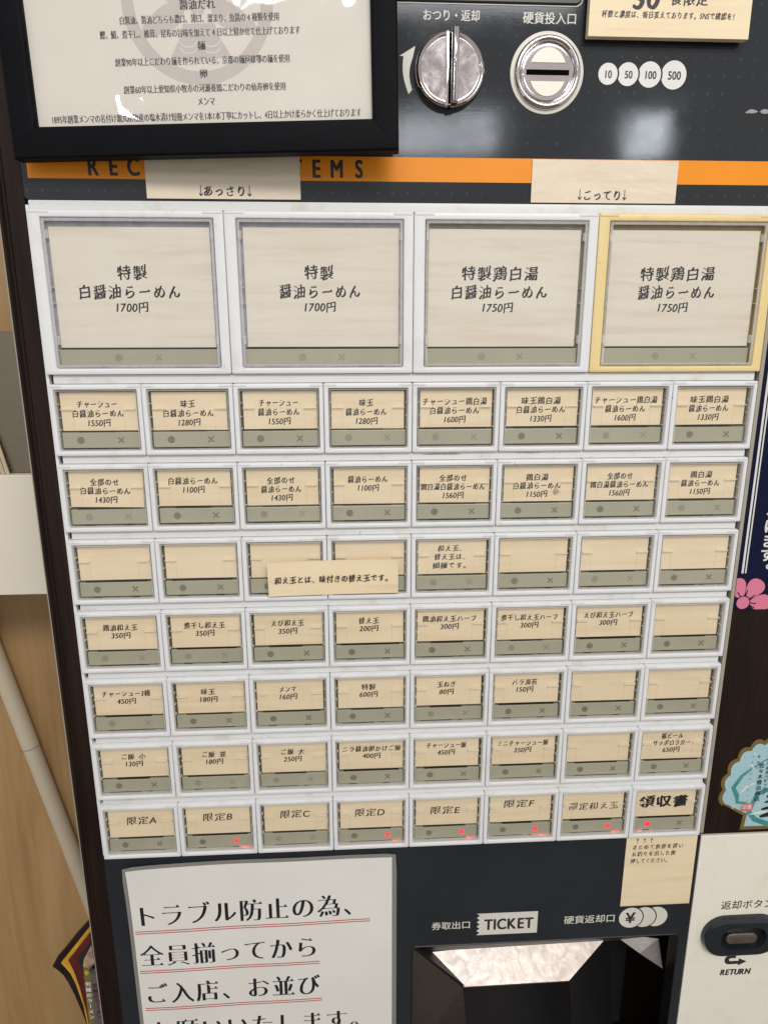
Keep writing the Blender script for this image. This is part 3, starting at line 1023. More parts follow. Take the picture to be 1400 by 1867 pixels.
# grime on the second ledge, a brown smudge inside one button
M['grime'] = milky('yellow_grime', (0.36, 0.27, 0.10), 0.5, 0.7)
M['smudge'] = milky('brown_smudge', (0.36, 0.22, 0.09), 0.45, 0.6)
rg = random.Random(3)
def blot(cx, cz, hx, hz, n=26):
    return [(cx + hx * math.cos(2 * math.pi * i / n) * rg.uniform(0.55, 1.1), cz + hz * math.sin(2 * math.pi * i / n) * rg.uniform(0.45, 1.15)) for i in range(n)]
link('grime', flat_mesh([blot(262, -49.2, 16, 0.8)], 1.86), M['grime'], machine, (0, 0, 0))
link('grime', flat_mesh([blot(322, -49.0, 9, 0.45)], 1.86), M['grime'], machine, (0, 0, 0))
link('smudge', flat_mesh([blot(343.5, -77.5, 2.6, 3.4)], 0.7), M['smudge'], machine, (0, 0, 0))

# upper panel: orange stripe, knob, coin slot, legends ----------------
st = link('stripe', MB().box(1.6, 618, 125.45, 139.7, -0.3, 0.05).mesh('stripe'), M['orange'], machine, (0, 0, 0))
pol = []
for ch, cx in zip('RECOMMENDITEMS', (41.7, 54, 66.1, 78.5, 91.5, 104.5, 117, 129.5, 142, 157, 166.5, 179, 191.6, 205.6)):
    pol += text_polys(ch, cx, 132.9, 14.6, 'bold', hscale=0.82)
letters('lettering', st, (0, 0, 0), pol, 'stripe_ink', 0.09)

letters('lettering', machine, (0, 0, 0), text_polys('おつり・返却', 262.0, 218.2, 6.6, 'gothic', width=35), 'legend', 0.06)
letters('lettering', machine, (0, 0, 0), text_polys('硬貨投入口', 322.4, 217.8, 6.8, 'gothic', width=33.5), 'legend', 0.06)
arrow = [(240.3, 201.5), (230.7, 196.0), (233.2, 195.9)]
arc_o = [(233.2 - 1.2 * math.sin(math.pi * i / 8) + 3.2 * (i / 8) ** 1.6, 195.9 - 20.6 * i / 8) for i in range(1, 9)]
arc_i = [(238.6 - 2.0 * math.sin(math.pi * i / 8) + 0.4 * i / 8, 177.6 + 18.2 * i / 8) for i in range(0, 9)]
link('arrow_mark', MB().prism(arrow + arc_o + arc_i, 0.02, 0.08).mesh('arrow_mark'), M['legend'], machine, (0, 0, 0))

KX, KZ, KR = 261.0, 187.0, 20.6
kn = link('return_knob', MB().lathe(KX, KZ, [(KR + 0.6, 0), (KR + 0.8, 2.0), (KR + 0.4, 6.5), (KR, 7.6), (KR - 1.0, 8.2), (KR - 2.0, 8.0), (KR - 2.5, 7.6), (KR - 2.9, 7.5), (KR - 3.3, 7.48), (12, 7.40), (4, 7.36)], 64).mesh('return_knob'),
          M['chrome_worn'], machine, (0, 0, 0), 40)
link('groove', MB().box(KX - 2.9, KX - 1.0, KZ - KR + 0.3, KZ + KR - 0.6, 6, 8.6, 0.3, 0.3).mesh('groove'), M['chrome'], kn, (0, 0, 0), 40)
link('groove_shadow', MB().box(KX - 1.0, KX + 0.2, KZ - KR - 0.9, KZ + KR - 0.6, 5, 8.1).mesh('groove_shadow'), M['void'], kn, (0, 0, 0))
b = MB()
b.loft([rrect(KX + 0.1 + d, KX + 4.3 - d, KZ - KR + 0.6 + d, KZ + KR + 0.6 - d, 1.0, o, 3) for d, o in ((0, 5), (0, 12.5), (0.4, 13.8), (1.2, 14.4))])
link('grip', b.mesh('grip'), M['chrome'], kn, (0, 0, 0), 40)

CX, CZ = 322.0, 188.0
cs = link('coin_slot', MB().lathe(CX, CZ, [(22.9, 0), (22.9, 0.5), (22.4, 0.7), (20.7, 0.7)], 72, True, True).mesh('coin_slot'), M['legend'], machine, (0, 0, 0), 30)
prof = [(20.7, 0.4)]
for i in range(9):
    t = math.pi * i / 8
    prof.append((18.7 + 2.0 * math.cos(t), 0.9 + 3.0 * math.sin(t)))
prof += [(16.4, 1.2), (15.6, 1.5)]
link('bezel', MB().lathe(CX, CZ, prof, 72, False, False).mesh('bezel'), M['chrome'], cs, (0, 0, 0), 60)
link('face_plate', MB().lathe(CX, CZ, [(16.6, 0.72), (16.4, 1.6), (15.6, 2.1), (15.0, 2.2), (14.6, 2.21), (12, 2.22)], 72).mesh('face_plate'), M['chrome'], cs, (0, 0, 0), 40)
def dshape(sgn):
    pts = []
    for i in range(15):
        t = math.radians(22 + 136 * i / 14)
        pts.append((CX + 11.9 * math.cos(t) * 0.97, CZ + sgn * (0.2 + 13.2 * math.sin(t))))
    return pts
for s in (1, -1):
    link('label_plate', MB().prism(dshape(s), 2.3, 2.75).mesh('label_plate'), M['cream'], cs, (0, 0, 0))
link('slot_opening', MB().box(CX - 13.3, CX + 13.3, CZ - 1.6, CZ + 1.3, 2.0, 2.5).mesh('slot_opening'), M['void'], cs, (0, 0, 0))

def bitten(cx, cz, r, px, pr, n=40):
    """disc of radius r with a bite taken out on its left by the disc before it"""
    d = cx - px
    a = math.acos(max(-1, min(1, (r * r + d * d - pr * pr) / (2 * r * d))))      # half angle of the bite seen from this disc
    b = math.acos(max(-1, min(1, (pr * pr + d * d - r * r) / (2 * pr * d))))
    pts = []
    for i in range(n + 1):
        t = -(math.pi - a) + 2 * (math.pi - a) * i / n
        pts.append((cx + r * math.cos(t), cz + r * math.sin(t)))
    for i in range(1, 16):
        t = b - 2 * b * i / 16
        pts.append((px + pr * math.cos(t), cz + pr * math.sin(t)))
    return pts
pr = None
for t, cx, r, s in (('10', 360.6, 6.1, 6.0), ('50', 373.2, 6.6, 6.0), ('100', 387.0, 7.3, 6.2), ('500', 402.4, 8.1, 6.6)):
    pol = circle(cx, 188.4, r, 56) if pr is None else bitten(cx, 188.4, r, pr[0], pr[1] + 1.0)
    bd = link('coin_badge', MB().prism(pol, 0.01, 0.06).mesh('coin_badge'), M['white_ink'], machine, (0, 0, 0))
    bd['label'] = 'round white badge printed ' + t
    letters('lettering', bd, (0, 0, 0), text_polys(t, cx + (0.5 if pr else 0), 188.3, s, 'bold', hscale=0.92), 'stripe_ink', 0.1)
    pr = (cx, r)
def lens(x0, x1, zc, h, o):
    n = 12
    up_ = [(x0 + (x1 - x0) * i / n, zc + h * math.sin(math.pi * (i / n) ** 0.8), o) for i in range(n + 1)]
    lo_ = [(x0 + (x1 - x0) * i / n, zc - h * 0.7 * math.sin(math.pi * (i / n) ** 0.8), o) for i in range(n - 1, 0, -1)]
    return (up_ + lo_)[::-1]
kb = link('emblem_glint', MB().loft([lens(451, 459.6, 168.2, 1.9, 0.0), lens(451.6, 459.2, 168.3, 1.4, 0.8)]).mesh('emblem_glint'), M['chrome'], machine, (0, 0, 0), 40)  # two leaves shaped as the emblem's reflected glints
link('emblem_glint', MB().loft([lens(459.8, 468, 168.2, 2.1, 0.0), lens(460.2, 467.4, 168.3, 1.6, 0.8)]).mesh('emblem_glint'), M['chrome'], machine, (0, 0, 0), 40)
dp = link('display_window', MB().box(205, 341.5, 224.6, 300, -0.2, 1.6, 4, 1.0).mesh('display_window'), M['black'], machine, (0, 0, 0))
link('bezel', MB().loft([rrect(204.4, 342.1, 224.0, 300.6, 4.5, -0.1, 4), rrect(204.4, 342.1, 224.0, 300.6, 4.5, 0.4, 4)]).mesh('bezel'), M['legend'], dp, (0, 0, 0))

# lower panel: legends, ticket tray ----------------------------------
tk = [(298.6, -441.0), (350.6, -441.2), (350.6, -463.2), (298.6, -463.0)]
zig = []
for i in range(1, 10):
    zig.append((298.6 + (2.6 if i % 2 else 0), -463.0 + 22.0 * i / 10))
tl = link('ticket_mark', MB().prism(tk + zig, 0.02, 0.06).mesh('ticket_mark'), M['legend'], machine, (0, 0, 0))
letters('lettering', tl, (0, 0, 0), text_polys('TICKET', 326.2, -452.2, 15.2, 'bold', width=42), 'stripe_ink', 0.1)
letters('lettering', machine, (0, 0, 0), text_polys('券取出口', 277.0, -451.8, 8.4, 'gothic', width=33.5), 'legend', 0.06)
letters('lettering', machine, (0, 0, 0), text_polys('硬貨返却口', 395.8, -452.0, 8.8, 'gothic', width=45), 'legend', 0.06)
yc = link('yen_mark', MB().prism(circle(431.5, -452.5, 10.3, 48), 0.02, 0.06).mesh('yen_mark'), M['legend'], machine, (0, 0, 0))
letters('lettering', yc, (0, 0, 0), text_polys('¥', 431.3, -452.4, 14.5, 'bold', hscale=1.1), 'stripe_ink', 0.1)
link('coin_crescent', MB().prism(bitten(443.0, -452.5, 10.2, 431.5, 11.3), 0.02, 0.06).mesh('coin_crescent'), M['legend'], machine, (0, 0, 0))
link('coin_crescent', MB().prism(bitten(453.5, -452.5, 10.0, 443.0, 11.2), 0.02, 0.06).mesh('coin_crescent'), M['legend'], machine, (0, 0, 0))

tray = link('ticket_tray', MB().loft([rrect(243.6, 476.2, -680, -471.6, 5, 0.0, 4), rrect(244.0, 475.8, -680, -472.0, 5, 0.5, 4),
            rrect(244.6, 475.2, -680, -472.6, 4.5, 0.3, 4), rrect(245.0, 474.8, -680, -473.0, 4.5, -13.5, 4)], False, False).mesh('ticket_tray'), M['black'], machine, (0, 0, 0))
FLAP = [(265.2, -514.7, -34.0), (432.5, -508.7, -34.0), (387.6, -532.6, -14.0), (292.6, -533.3, -14.0)]
_n = (Vector(FLAP[2]) - Vector(FLAP[0])).cross(Vector(FLAP[3]) - Vector(FLAP[0]))
FLAP[1] = (FLAP[1][0], FLAP[1][1], FLAP[0][2] - (_n.x * (FLAP[1][0] - FLAP[0][0]) + _n.y * (FLAP[1][1] - FLAP[0][1])) / _n.z)
tray['label'] = 'recessed stainless ticket and coin tray'
link('cavity', MB().box(240, 480, -690, -470, -110, -100).mesh('cavity'), M['dark'], tray, (0, 0, 0))
link('metal_flap', MB().plate(FLAP, 1.0).mesh('metal_flap'), M['steel'], tray, (0, 0, 0))
fl_ = [FLAP[3], FLAP[2], (FLAP[2][0] - 0.5, FLAP[2][1] - 1.6, FLAP[2][2] - 0.4), (FLAP[3][0] + 0.5, FLAP[3][1] - 1.6, FLAP[3][2] - 0.4)]
link('flap_lip', MB().plate(fl_, 0.6).mesh('flap_lip'), M['chrome'], tray, (0, 0, 0))
link('top_rail', MB().plate([(246, -474.5, -13.0), (474, -475, -13.0), (474, -514, -36.5), (246, -518, -36.5)], 1.0).mesh('top_rail'), M['steel_dark'], tray, (0, 0, 0))
link('side_wall', MB().plate([(245.2, -476, -3), FLAP[0], (FLAP[3][0], FLAP[3][1], FLAP[3][2] - 0.5)], 0.8).mesh('side_wall'), M['black'], tray, (0, 0, 0))
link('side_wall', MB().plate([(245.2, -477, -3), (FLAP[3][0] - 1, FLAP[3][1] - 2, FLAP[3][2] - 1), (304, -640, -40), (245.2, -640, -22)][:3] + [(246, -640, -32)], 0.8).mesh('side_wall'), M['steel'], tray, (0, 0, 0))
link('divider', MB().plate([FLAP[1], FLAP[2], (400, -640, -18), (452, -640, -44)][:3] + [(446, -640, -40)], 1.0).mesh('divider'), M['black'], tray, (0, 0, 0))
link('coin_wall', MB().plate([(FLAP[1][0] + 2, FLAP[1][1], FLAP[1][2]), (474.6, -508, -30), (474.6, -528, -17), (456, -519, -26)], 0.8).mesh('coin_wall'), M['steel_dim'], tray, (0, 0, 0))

# white return panel ---------------------------------------------------
rp = link('return_panel', MB().box(484.2, 618, -760, -373.0, -13.9, 0.6, 1.2, 0.5).mesh('return_panel'), M['cream'], machine, (0, 0, 0))
rp['label'] = 'cream lower right panel with the oval coin return button'
BX, BZ = 529.5, -473.5
def stad(hx, hz, o, n=10):
    r = hz
    return rrect(BX - hx, BX + hx, BZ - hz, BZ + hz, r * 0.999, o, n)
rb = link('return_button', MB().loft([stad(34.5, 19.5, 0.5), stad(34.5, 19.5, 3.0), stad(33.6, 18.6, 6.0), stad(31.0, 16.0, 7.2), stad(20.5, 11.3, 7.2), stad(20.0, 10.8, 2.0)], True, True).mesh('return_button'), M['slate_low'], machine, (0, 0, 0), 35)
rb['label'] = 'oval slate coin return button with metal bar'
link('well', MB().loft([stad(20.0, 10.8, 2.0), stad(19.9, 10.7, 2.4)]).mesh('well'), M['black'], rb, (0, 0, 0))
link('button_bar', MB().loft([rrect(BX - 14.8, BX + 13.2, BZ - 6.0, BZ + 4.6, 5.0, o, 6) if d == 0 else rrect(BX - 14.8 + d, BX + 13.2 - d, BZ - 6.0 + d, BZ + 4.6 - d, 5.0 - d, o, 6) for d, o in ((0, 2.2), (0, 5.4), (0.5, 6.2), (0.9, 6.3))]).mesh('button_bar'), M['button_metal'], rb, (0, 0, 0), 40)
letters('lettering', rp, (0, 0, 0), text_polys('返却ボタン', 532.8, -443.8, 9.6, 'gothic', width=47), 'stripe_ink', 0.66)
letters('lettering', rp, (0, 0, 0), text_polys('RETURN', 531.3, -515.4, 8.6, 'black_it', width=27.5), 'stripe_ink', 0.66)
ar = [(529.8, -497.4), (523.6, -497.4)] + [(523.6 + 3.9 * math.cos(math.radians(a)), -502.2 + 4.8 * math.sin(math.radians(a))) for a in range(110, 271, 20)] + [
      (532.5, -507.0), (532.5, -508.8), (540.0, -504.7), (532.5, -500.9), (532.5, -503.6), (524.6, -503.6), (523.6, -502.2), (524.6, -500.6), (529.8, -500.6)]
link('arrow_mark', MB().prism(ar, 0.62, 0.66).mesh('arrow_mark'), M['stripe_ink'], rp, (0, 0, 0))

# ================================================================ papers stuck on
def slip(name, label, x0, x1, z0, z1, out, mat, roll=0.0, thick=0.35, curl=0.0, shear=0.0):
    b = MB()
    nx, nz = 10, 4
    w, h = x1 - x0, z1 - z0
    def o(u, v):
        return curl * (abs(u - 0.5) * 2) ** 3 * (0.4 + 0.6 * v)
    vs, fs = [], []
    for lay, off in ((0, 0.0), (1, thick)):
        for j in range(nz + 1):
            for i in range(nx + 1):
                vs.append((w * i / nx + shear * j / nz, h * j / nz, off + o(i / nx, j / nz)))
    N = (nx + 1) * (nz + 1)
    for j in range(nz):
        for i in range(nx):
            a = j * (nx + 1) + i
            fs.append((N + a, N + a + 1, N + a + nx + 2, N + a + nx + 1))
            fs.append((a, a + nx + 1, a + nx + 2, a + 1))
    edge = [i for i in range(nx + 1)] + [j * (nx + 1) + nx for j in range(1, nz + 1)] + [nz * (nx + 1) + i for i in range(nx - 1, -1, -1)] + [j * (nx + 1) for j in range(nz - 1, 0, -1)]
    for i in range(len(edge)):
        a, c = edge[i], edge[(i + 1) % len(edge)]
        fs.append((a, c, N + c, N + a))
    b.add(vs, fs)
    p = link(name, b.mesh(name), M[mat], None, (x0, z0, out), 40, roll)
    tag(p, label, 'paper slip', 'wood print paper slips taped to the machine')
    return p
def arrow_poly(x, z0, z1, w=0.45, head=1.3):
    s = 1 if z1 > z0 else -1
    return [(x - w / 2, z0), (x + w / 2, z0), (x + w / 2, z1 - s * 1.2), (x + head, z1 - s * 2.4), (x + head * 0.9, z1 - s * 1.4), (x, z1), (x - head * 0.9, z1 - s * 1.4), (x - head, z1 - s * 2.4), (x - w / 2, z1 - s * 1.2)]

p = slip('paper_slip', 'beige wood print slip lettered あっさり with two down arrows', 73.0, 168.5, 114.3, 139.4, 0.3, 'slip', curl=0.3)
letters('lettering', p, (73.0, 114.3, 0.3), text_polys('あっさり', 48.2, 4.6, 7.2, 'brush', width=27.5) + [arrow_poly(33.4, 8.0, 1.4), arrow_poly(63.6, 8.0, 1.4)], 'ink', 0.5, lambda x, z: 0.3 * (abs(x / 95.5 - 0.5) * 2) ** 3)
p = slip('paper_slip', 'glossy beige wood print slip lettered こってり with two down arrows', 315.6, 410.6, 113.8, 139.2, 0.3, 'slip', curl=0.3)
letters('lettering', p, (315.6, 113.8, 0.3), text_polys('こってり', 46.6, 4.6, 7.2, 'brush', width=26) + [arrow_poly(31.8, 8.0, 1.6), arrow_poly(61.2, 8.0, 1.6)], 'ink', 0.5, lambda x, z: 0.3 * (abs(x / 95 - 0.5) * 2) ** 3)
p = slip('paper_slip', 'thick beige note at top right announcing a limited number of bowls', 344.0, 443.4, 205.9, 262, 3.0, 'slip_matte', 0.0, 5.0)
link('mount', MB().box(20, 80, 12, 44, -3.0, -0.02).mesh('mount'), M['black'], p, (344.0, 205.9, 3.0))
letters('lettering', p, (344.0, 205.9, 3.0), text_polys('杯数と濃度は、毎日変えております。SNSで確認を！', 49.5, 11.9, 4.2, 'brush', width=84) +
        text_polys('30', 34.5, 20.6, 15, 'brush_bold', width=16) + text_polys('食限定', 60.5, 20.6, 7.6, 'brush', width=24), 'ink', 5.1)
p = slip('paper_slip', 'loose beige note strip reading 和え玉とは stuck across two blank buttons', 138.0, 230.6, -150.2, -124.5, 6.0, 'slip_matte', 0.010, 0.4, curl=2.2)
letters('lettering', p, (138.0, -150.2, 6.0), text_polys('和え玉とは、味付きの替え玉です。', 46.5, 12.0, 6.0, 'brush', width=84), 'ink', 0.9, lambda x, z: 2.2 * (abs(x / 92.6 - 0.5) * 2) ** 3 * (0.4 + 0.6 * z / 25.7))
p.rotation_euler.y = -0.010
p = slip('paper_slip', 'square beige note under the receipt button with three up arrows', 420.9, 480.8, -439.6, -371.0, 0.3, 'slip_matte', 0.0, 0.4)
letters('lettering', p, (420.9, -439.6, 0.3), text_polys('まとめて食券を買い', 5.0, 58.8, 5.4, 'pen', 'L', width=44) + text_polys('お釣りを出した後', 5.2, 52.0, 5.4, 'pen', 'L', width=38) +
        text_polys('押してください。', 4.9, 45.2, 5.4, 'pen', 'L', width=34) + [arrow_poly(x, 62.6, 67.4, 0.35, 0.9) for x in (9.2, 15.2, 21.0)], 'ink', 0.55)

# laminated queueing sign ------------------------------------------------
def sign_out(x, z):
    return 1.2 + 5.0 * math.exp(-max(x - 10, 0) / 26.0) * math.exp(-max(-381 - z, 0) / 30.0) + 0.5 * math.sin(x / 31.0) ** 2
def sheet(x0, x1, z0, z1, thick, r=0.0, nx=26, nz=20):
    vs, fs = [], []
    for off in (0, thick):
        for j in range(nz + 1):
            for i in range(nx + 1):
                x, z = x0 + (x1 - x0) * i / nx, z0 + (z1 - z0) * j / nz
                if r:
                    cx, cz = min(max(x, x0 + r), x1 - r), min(max(z, z0 + r), z1 - r)
                    d = math.hypot(x - cx, z - cz)
                    if d > r and x != cx and z != cz:
                        x, z = cx + (x - cx) / d * r, cz + (z - cz) / d * r
                vs.append((x, z, sign_out(x, z) + off))
    N = (nx + 1) * (nz + 1)
    for j in range(nz):
        for i in range(nx):
            a = j * (nx + 1) + i
            fs.append((N + a, N + a + 1, N + a + nx + 2, N + a + nx + 1))
            fs.append((a, a + nx + 1, a + nx + 2, a + 1))
    edge = [i for i in range(nx + 1)] + [j * (nx + 1) + nx for j in range(1, nz + 1)] + [nz * (nx + 1) + i for i in range(nx - 1, -1, -1)] + [j * (nx + 1) for j in range(nz - 1, 0, -1)]
    for i in range(len(edge)):
        a, c = edge[i], edge[(i + 1) % len(edge)]
        fs.append((a, c, N + c, N + a))
    return MB().add(vs, fs).mesh('sheet')
sg = link('laminated_sign', sheet(15.5, 226.8, -672, -379.8, 0.25), M['sign_paper'], None, (0, 0, 0), 40)
tag(sg, 'white laminated sign with black text underlined in red', 'sign')
link('laminate_film', sheet(12.3, 230.6, -676, -376.6, 0.12, 3.0), M['film'], sg, (0, 0, -0.3), 40)
tl = 0.0105
for t, xa, z, x0, x1 in (('トラブル防止の為、', 26.4, -426.4, 16.9, 208.8), ('全員揃ってから', 28.2, -466.6, 17.2, 166.0),
                        ('ご入店、お並び', 28.8, -505.8, 18.4, 167.0), ('お願いいたします。', 30.6, -545.6, 19, 206)):
    pk = moved(text_polys(t, xa, z, 23.5, 'mincho', pitch=21.2, hscale=0.84), lambda x, y: (x, y + tl * (x - 20)))
    letters('lettering', sg, (0, 0, 0), pk, 'ink', 0.32, sign_out)
    for d in (0, -2.1):
        ul, n, zu = MB(), 16, z - 15.0 + d
        for i in range(n):
            xs = (x0 + (x1 - x0) * i / n, x0 + (x1 - x0) * (i + 1) / n)
            q = [(x, zu + tl * (x - 20) + h) for x, h in ((xs[0], -0.42), (xs[1], -0.42), (xs[1], 0.42), (xs[0], 0.42))]
            ul.add([(x, zz, sign_out(x, zz) + 0.33) for x, zz in q], [(0, 1, 2, 3)])
        link('underline', ul.mesh('underline'), M['red_ink'], sg, (0, 0, 0))

# framed notice ------------------------------------------------------------
FA = Matrix(((1, 0, 0), (0, 0, -1), (0, 1, 0)))
def frame_rot(roll, yaw, pit):
    cr, sr, cy, sy, cp, sp = math.cos(roll), math.sin(roll), math.cos(yaw), math.sin(yaw), math.cos(pit), math.sin(pit)
    Rz = Matrix(((cr, -sr, 0), (sr, cr, 0), (0, 0, 1)))
    Ry = Matrix(((cy, 0, sy), (0, 1, 0), (-sy, 0, cy)))
    Rx = Matrix(((1, 0, 0), (0, cp, -sp), (0, sp, cp)))
    return (FA @ (Ry @ Rx @ Rz) @ FA.transposed()).to_euler()
nf = link('framed_notice', None, None, None, (1.45, 132.58, 17.0))
nf.rotation_euler = frame_rot(0.0155, -0.0745, 0.0021)
tag(nf, 'black framed white notice listing ramen ingredients, hung over the top left', 'framed notice')
FW, FH, RW, RH = 227.15, 310.0, 15.0, 17.0
O = (1.45, 132.58, 17.0)
def rail_piece(poly_o, poly_i, nm='frame_rail'):
    # mitred moulding: outer edge to inner lip
    b = MB()
    (a0, a1), (i0, i1) = poly_o, poly_i
    def lp(t, o):
        return [(a0[0] + (i0[0] - a0[0]) * t, a0[1] + (i0[1] - a0[1]) * t, o), (a1[0] + (i1[0] - a1[0]) * t, a1[1] + (i1[1] - a1[1]) * t, o)]
    prof = [(0.0, -11), (0.0, -1.0), (0.06, -0.15), (0.16, 0.0), (0.86, -0.3), (0.97, -0.8), (1.0, -1.6), (1.0, -11)]
    n = len(prof)
    v0 = [lp(t, o)[0] for t, o in prof]
    v1 = [lp(t, o)[1] for t, o in prof]
    b.loft([v0, v1])
    return link(nm, b.mesh(nm), M['frame_black'], nf, O, 30)
g = 0.12
rail_piece(((g, 0), (FW - g, 0)), ((RW + g, RH), (FW - RW - g, RH)))
rail_piece(((FW, g), (FW, FH - g)), ((FW - RW, RH + g), (FW - RW, FH - RH - g)))
rail_piece(((FW - g, FH), (g, FH)), ((FW - RW - g, FH - RH), (RW + g, FH - RH)))
rail_piece(((0, FH - g), (0, g)), ((RW, FH - RH - g), (RW, RH + g)))
link('backing_board', MB().box(4, FW - 4, 4, FH - 4, -13.0, -8.2).mesh('backing_board'), M['frame_edge'], nf, O)
link('notice_paper', MB().box(RW + 0.3, FW - RW - 0.3, RH + 0.3, FH - RH - 0.3, -8.1, -5.0).mesh('notice_paper'), M['notice_paper'], nf, O)
# crest printed in pale grey behind the text
CU, CV = 114.2, 81.0
crest = MB()
n = 72
ro, ri = 43.2, 36.2
for i in range(n):
    a, c = 2 * math.pi * i / n, 2 * math.pi * (i + 1) / n
    crest.add([(CU + ri * math.cos(a), CV + ri * math.sin(a), 0), (CU + ro * math.cos(a), CV + ro * math.sin(a), 0), (CU + ro * math.cos(c), CV + ro * math.sin(c), 0), (CU + ri * math.cos(c), CV + ri * math.sin(c), 0)], [(0, 1, 2, 3)])
def blade(cx, cz, ang, ln, wd):
    pts = []
    for i in range(20):
        t = 2 * math.pi * i / 20
        x, z = ln * math.cos(t), wd * math.sin(t) * (1 + 0.12 * math.cos(3 * t))
        pts.append((cx + x * math.cos(ang) - z * math.sin(ang), cz + x * math.sin(ang) + z * math.cos(ang)))
    return pts
cr = [blade(CU, CV + 12, math.radians(90), 22, 6.2), blade(CU - 20, CV - 10, math.radians(208), 14, 6.2), blade(CU + 20, CV - 10, math.radians(-28), 14, 6.2),
      blade(CU - 13, CV + 3, math.radians(150), 11, 5.5), blade(CU + 13, CV + 3, math.radians(30), 11, 5.5),
      [(CU - 9, CV - 12), (CU + 9, CV - 12), (CU + 12, CV - 20), (CU + 17, CV - 28), (CU + 6, CV - 31), (CU - 6, CV - 31), (CU - 17, CV - 28), (CU - 12, CV - 20)]]
for k, pl in enumerate(cr):
    crest.add([(x, z, 0.003 * (k + 1)) for x, z in pl], [tuple(range(len(pl)))])
c_o = link('crest', crest.mesh('crest'), M['crest'], nf, (O[0], O[1], O[2]))
c_o.location = L(0, 0, -4.95)
veins = []
for s in (-1, 1):
    for k in range(5):
        x0, z0 = CU + s * (14 + 2.6 * k), CV - 12 + 0.6 * k
        veins.append(stroke([(x0, z0), (x0 + s * 2.6, z0 + 3.4 - 0.3 * k), (x0 + s * 6.2, z0 + 1.8 - 0.9 * k)], 0.55))
    for k, zz in enumerate((-20.0, -23.2, -29.0)):
        veins.append(stroke([(CU + s * (6.5 + 5.2 * math.cos(math.radians(a))), CV + zz + 3.8 * math.sin(math.radians(a))) for a in range(190, 351, 20)], 0.6))
for k in range(4):
    z0 = CV - 6 + 6 * k
    veins.append(stroke([(CU - 4.2, z0 + 4), (CU, z0), (CU + 4.2, z0 + 4)], 0.6))
veins.append(stroke([(CU, CV - 9), (CU, CV + 30)], 0.6))
vn = link('crest_vein', flat_mesh(veins, -4.90), M['notice_paper'], nf, O)
nt_lines = [('醤油だれ', 78.4, 20.5, 5.6, 'mincho_bold', 114.2), ('白醤油、醤油どちらも濃口、薄口、溜まり、魚醤の 4 種類を使用', 71.4, 91.5, 4.6, 'mincho', 114.7),
            ('鰹、鯖、煮干し、椎茸、昆布の旨味を加えて 4 日以上寝かせて仕上げております', 64.4, 115, 4.6, 'mincho', 114.5), ('麺', 57.8, 4.8, 5.0, 'mincho_bold', 114.9),
            ('創業90年以上こだわり麺を作られている、京都の麺屋棣鄂の麺を使用', 50.3, 101.2, 4.6, 'mincho', 114.8), ('卵', 43.6, 4.8, 5.0, 'mincho_bold', 115.0),
            ('創業60年以上愛知県小牧市の河瀬養鶏こだわりの仙寿卵を使用', 36.1, 94.7, 4.6, 'mincho', 115.0), ('メンマ', 29.2, 10.5, 4.8, 'mincho_bold', 115.4),
            ('1895年創業メンマの名付け親丸松物産の塩水漬け短冊メンマを1本1本丁寧にカットし、4日以上かけ柔らかく仕上げております', 21.4, 182.5, 4.8, 'mincho', 114.4)]
pol = []
for t, v, w, s, stl, cu_ in nt_lines:
    pol += text_polys(t, cu_, v, s, 'notice' if stl == 'mincho' else stl, width=w)
link('lettering', flat_mesh(pol, -4.84), M['ink_grey'], nf, O)
link('pane', MB().box(RW - 2, FW - RW + 2, RH - 2, FH - RH + 2, -3.9, -3.0).mesh('pane'), M['pane'], nf, O)

# navy poster on the right --------------------------------------------------
po = link('navy_poster', MB().box(485.2, 600, -172.0, 111.5, -0.35, 0.25, 4.0, 0.05).mesh('navy_poster'), M['navy'], None, (0, 0, 0))
tag(po, 'navy poster with white double line and pink flower on the dark wood', 'poster')
link('border_line', MB().box(488.6, 490.2, -142.4, 108, 0.26, 0.3).mesh('border_line'), M['white_ink'], po, (0, 0, 0))
link('border_line', MB().box(491.3, 492.3, -142.4, 108, 0.26, 0.3).mesh('border_line'), M['white_ink'], po, (0, 0, 0))
letters('lettering', po, (0, 0, 0), text_polys('てるけます。', 506.6, -84.4, 11.6, 'bold', vertical=True, pitch=10.9), 'white_ink', 0.3)
fl = []
FX, FZ = 493.4, -165.6
pet = MB()
def petal(ang, ln, wd):
    pts = []
    for i in range(25):
        t = 2 * math.pi * i / 25
        x = ln * 0.62 + ln * 0.42 * math.cos(t)
        z = wd * math.sin(t) * (0.72 + 0.28 * math.cos(t))
        pts.append((x * math.cos(ang) - z * math.sin(ang), x * math.sin(ang) + z * math.cos(ang)))
    return pts
for a in (57, -4, 118):
    pl = []
    for x, z in petal(math.radians(a), 20, 9.2):
        pl.append((min(max(FX + x, 485.8), 599), min(max(FZ + z, -171.6), 0)))
    pk = link('petal', MB().prism(pl, 0.26, 0.32).mesh('petal'), M['pink'], po, (0, 0, 0))
link('flower_centre', MB().prism([(x, max(z, -171.7)) for x, z in circle(FX - 0.6, FZ - 0.4, 5.0)], 0.26, 0.36).mesh('flower_centre'), M['pink'], po, (0, 0, 0))
rays = []
for a in (80, 35, -8, 125, -28, 150):
    ca, sa = math.cos(math.radians(a)), math.sin(math.radians(a))
    rays.append(stroke([(FX + 5.4 * ca, FZ + 5.4 * sa), (FX + 10.0 * ca, FZ + 10.0 * sa)], 0.8))
letters('stamen', po, (0, 0, 0), rays + [stroke([(FX - 0.6 + 5.4 * math.cos(math.radians(a)), FZ - 0.4 + 5.4 * math.sin(math.radians(a))) for a in range(-20, 190, 14)], 0.8)], 'navy', 0.38)

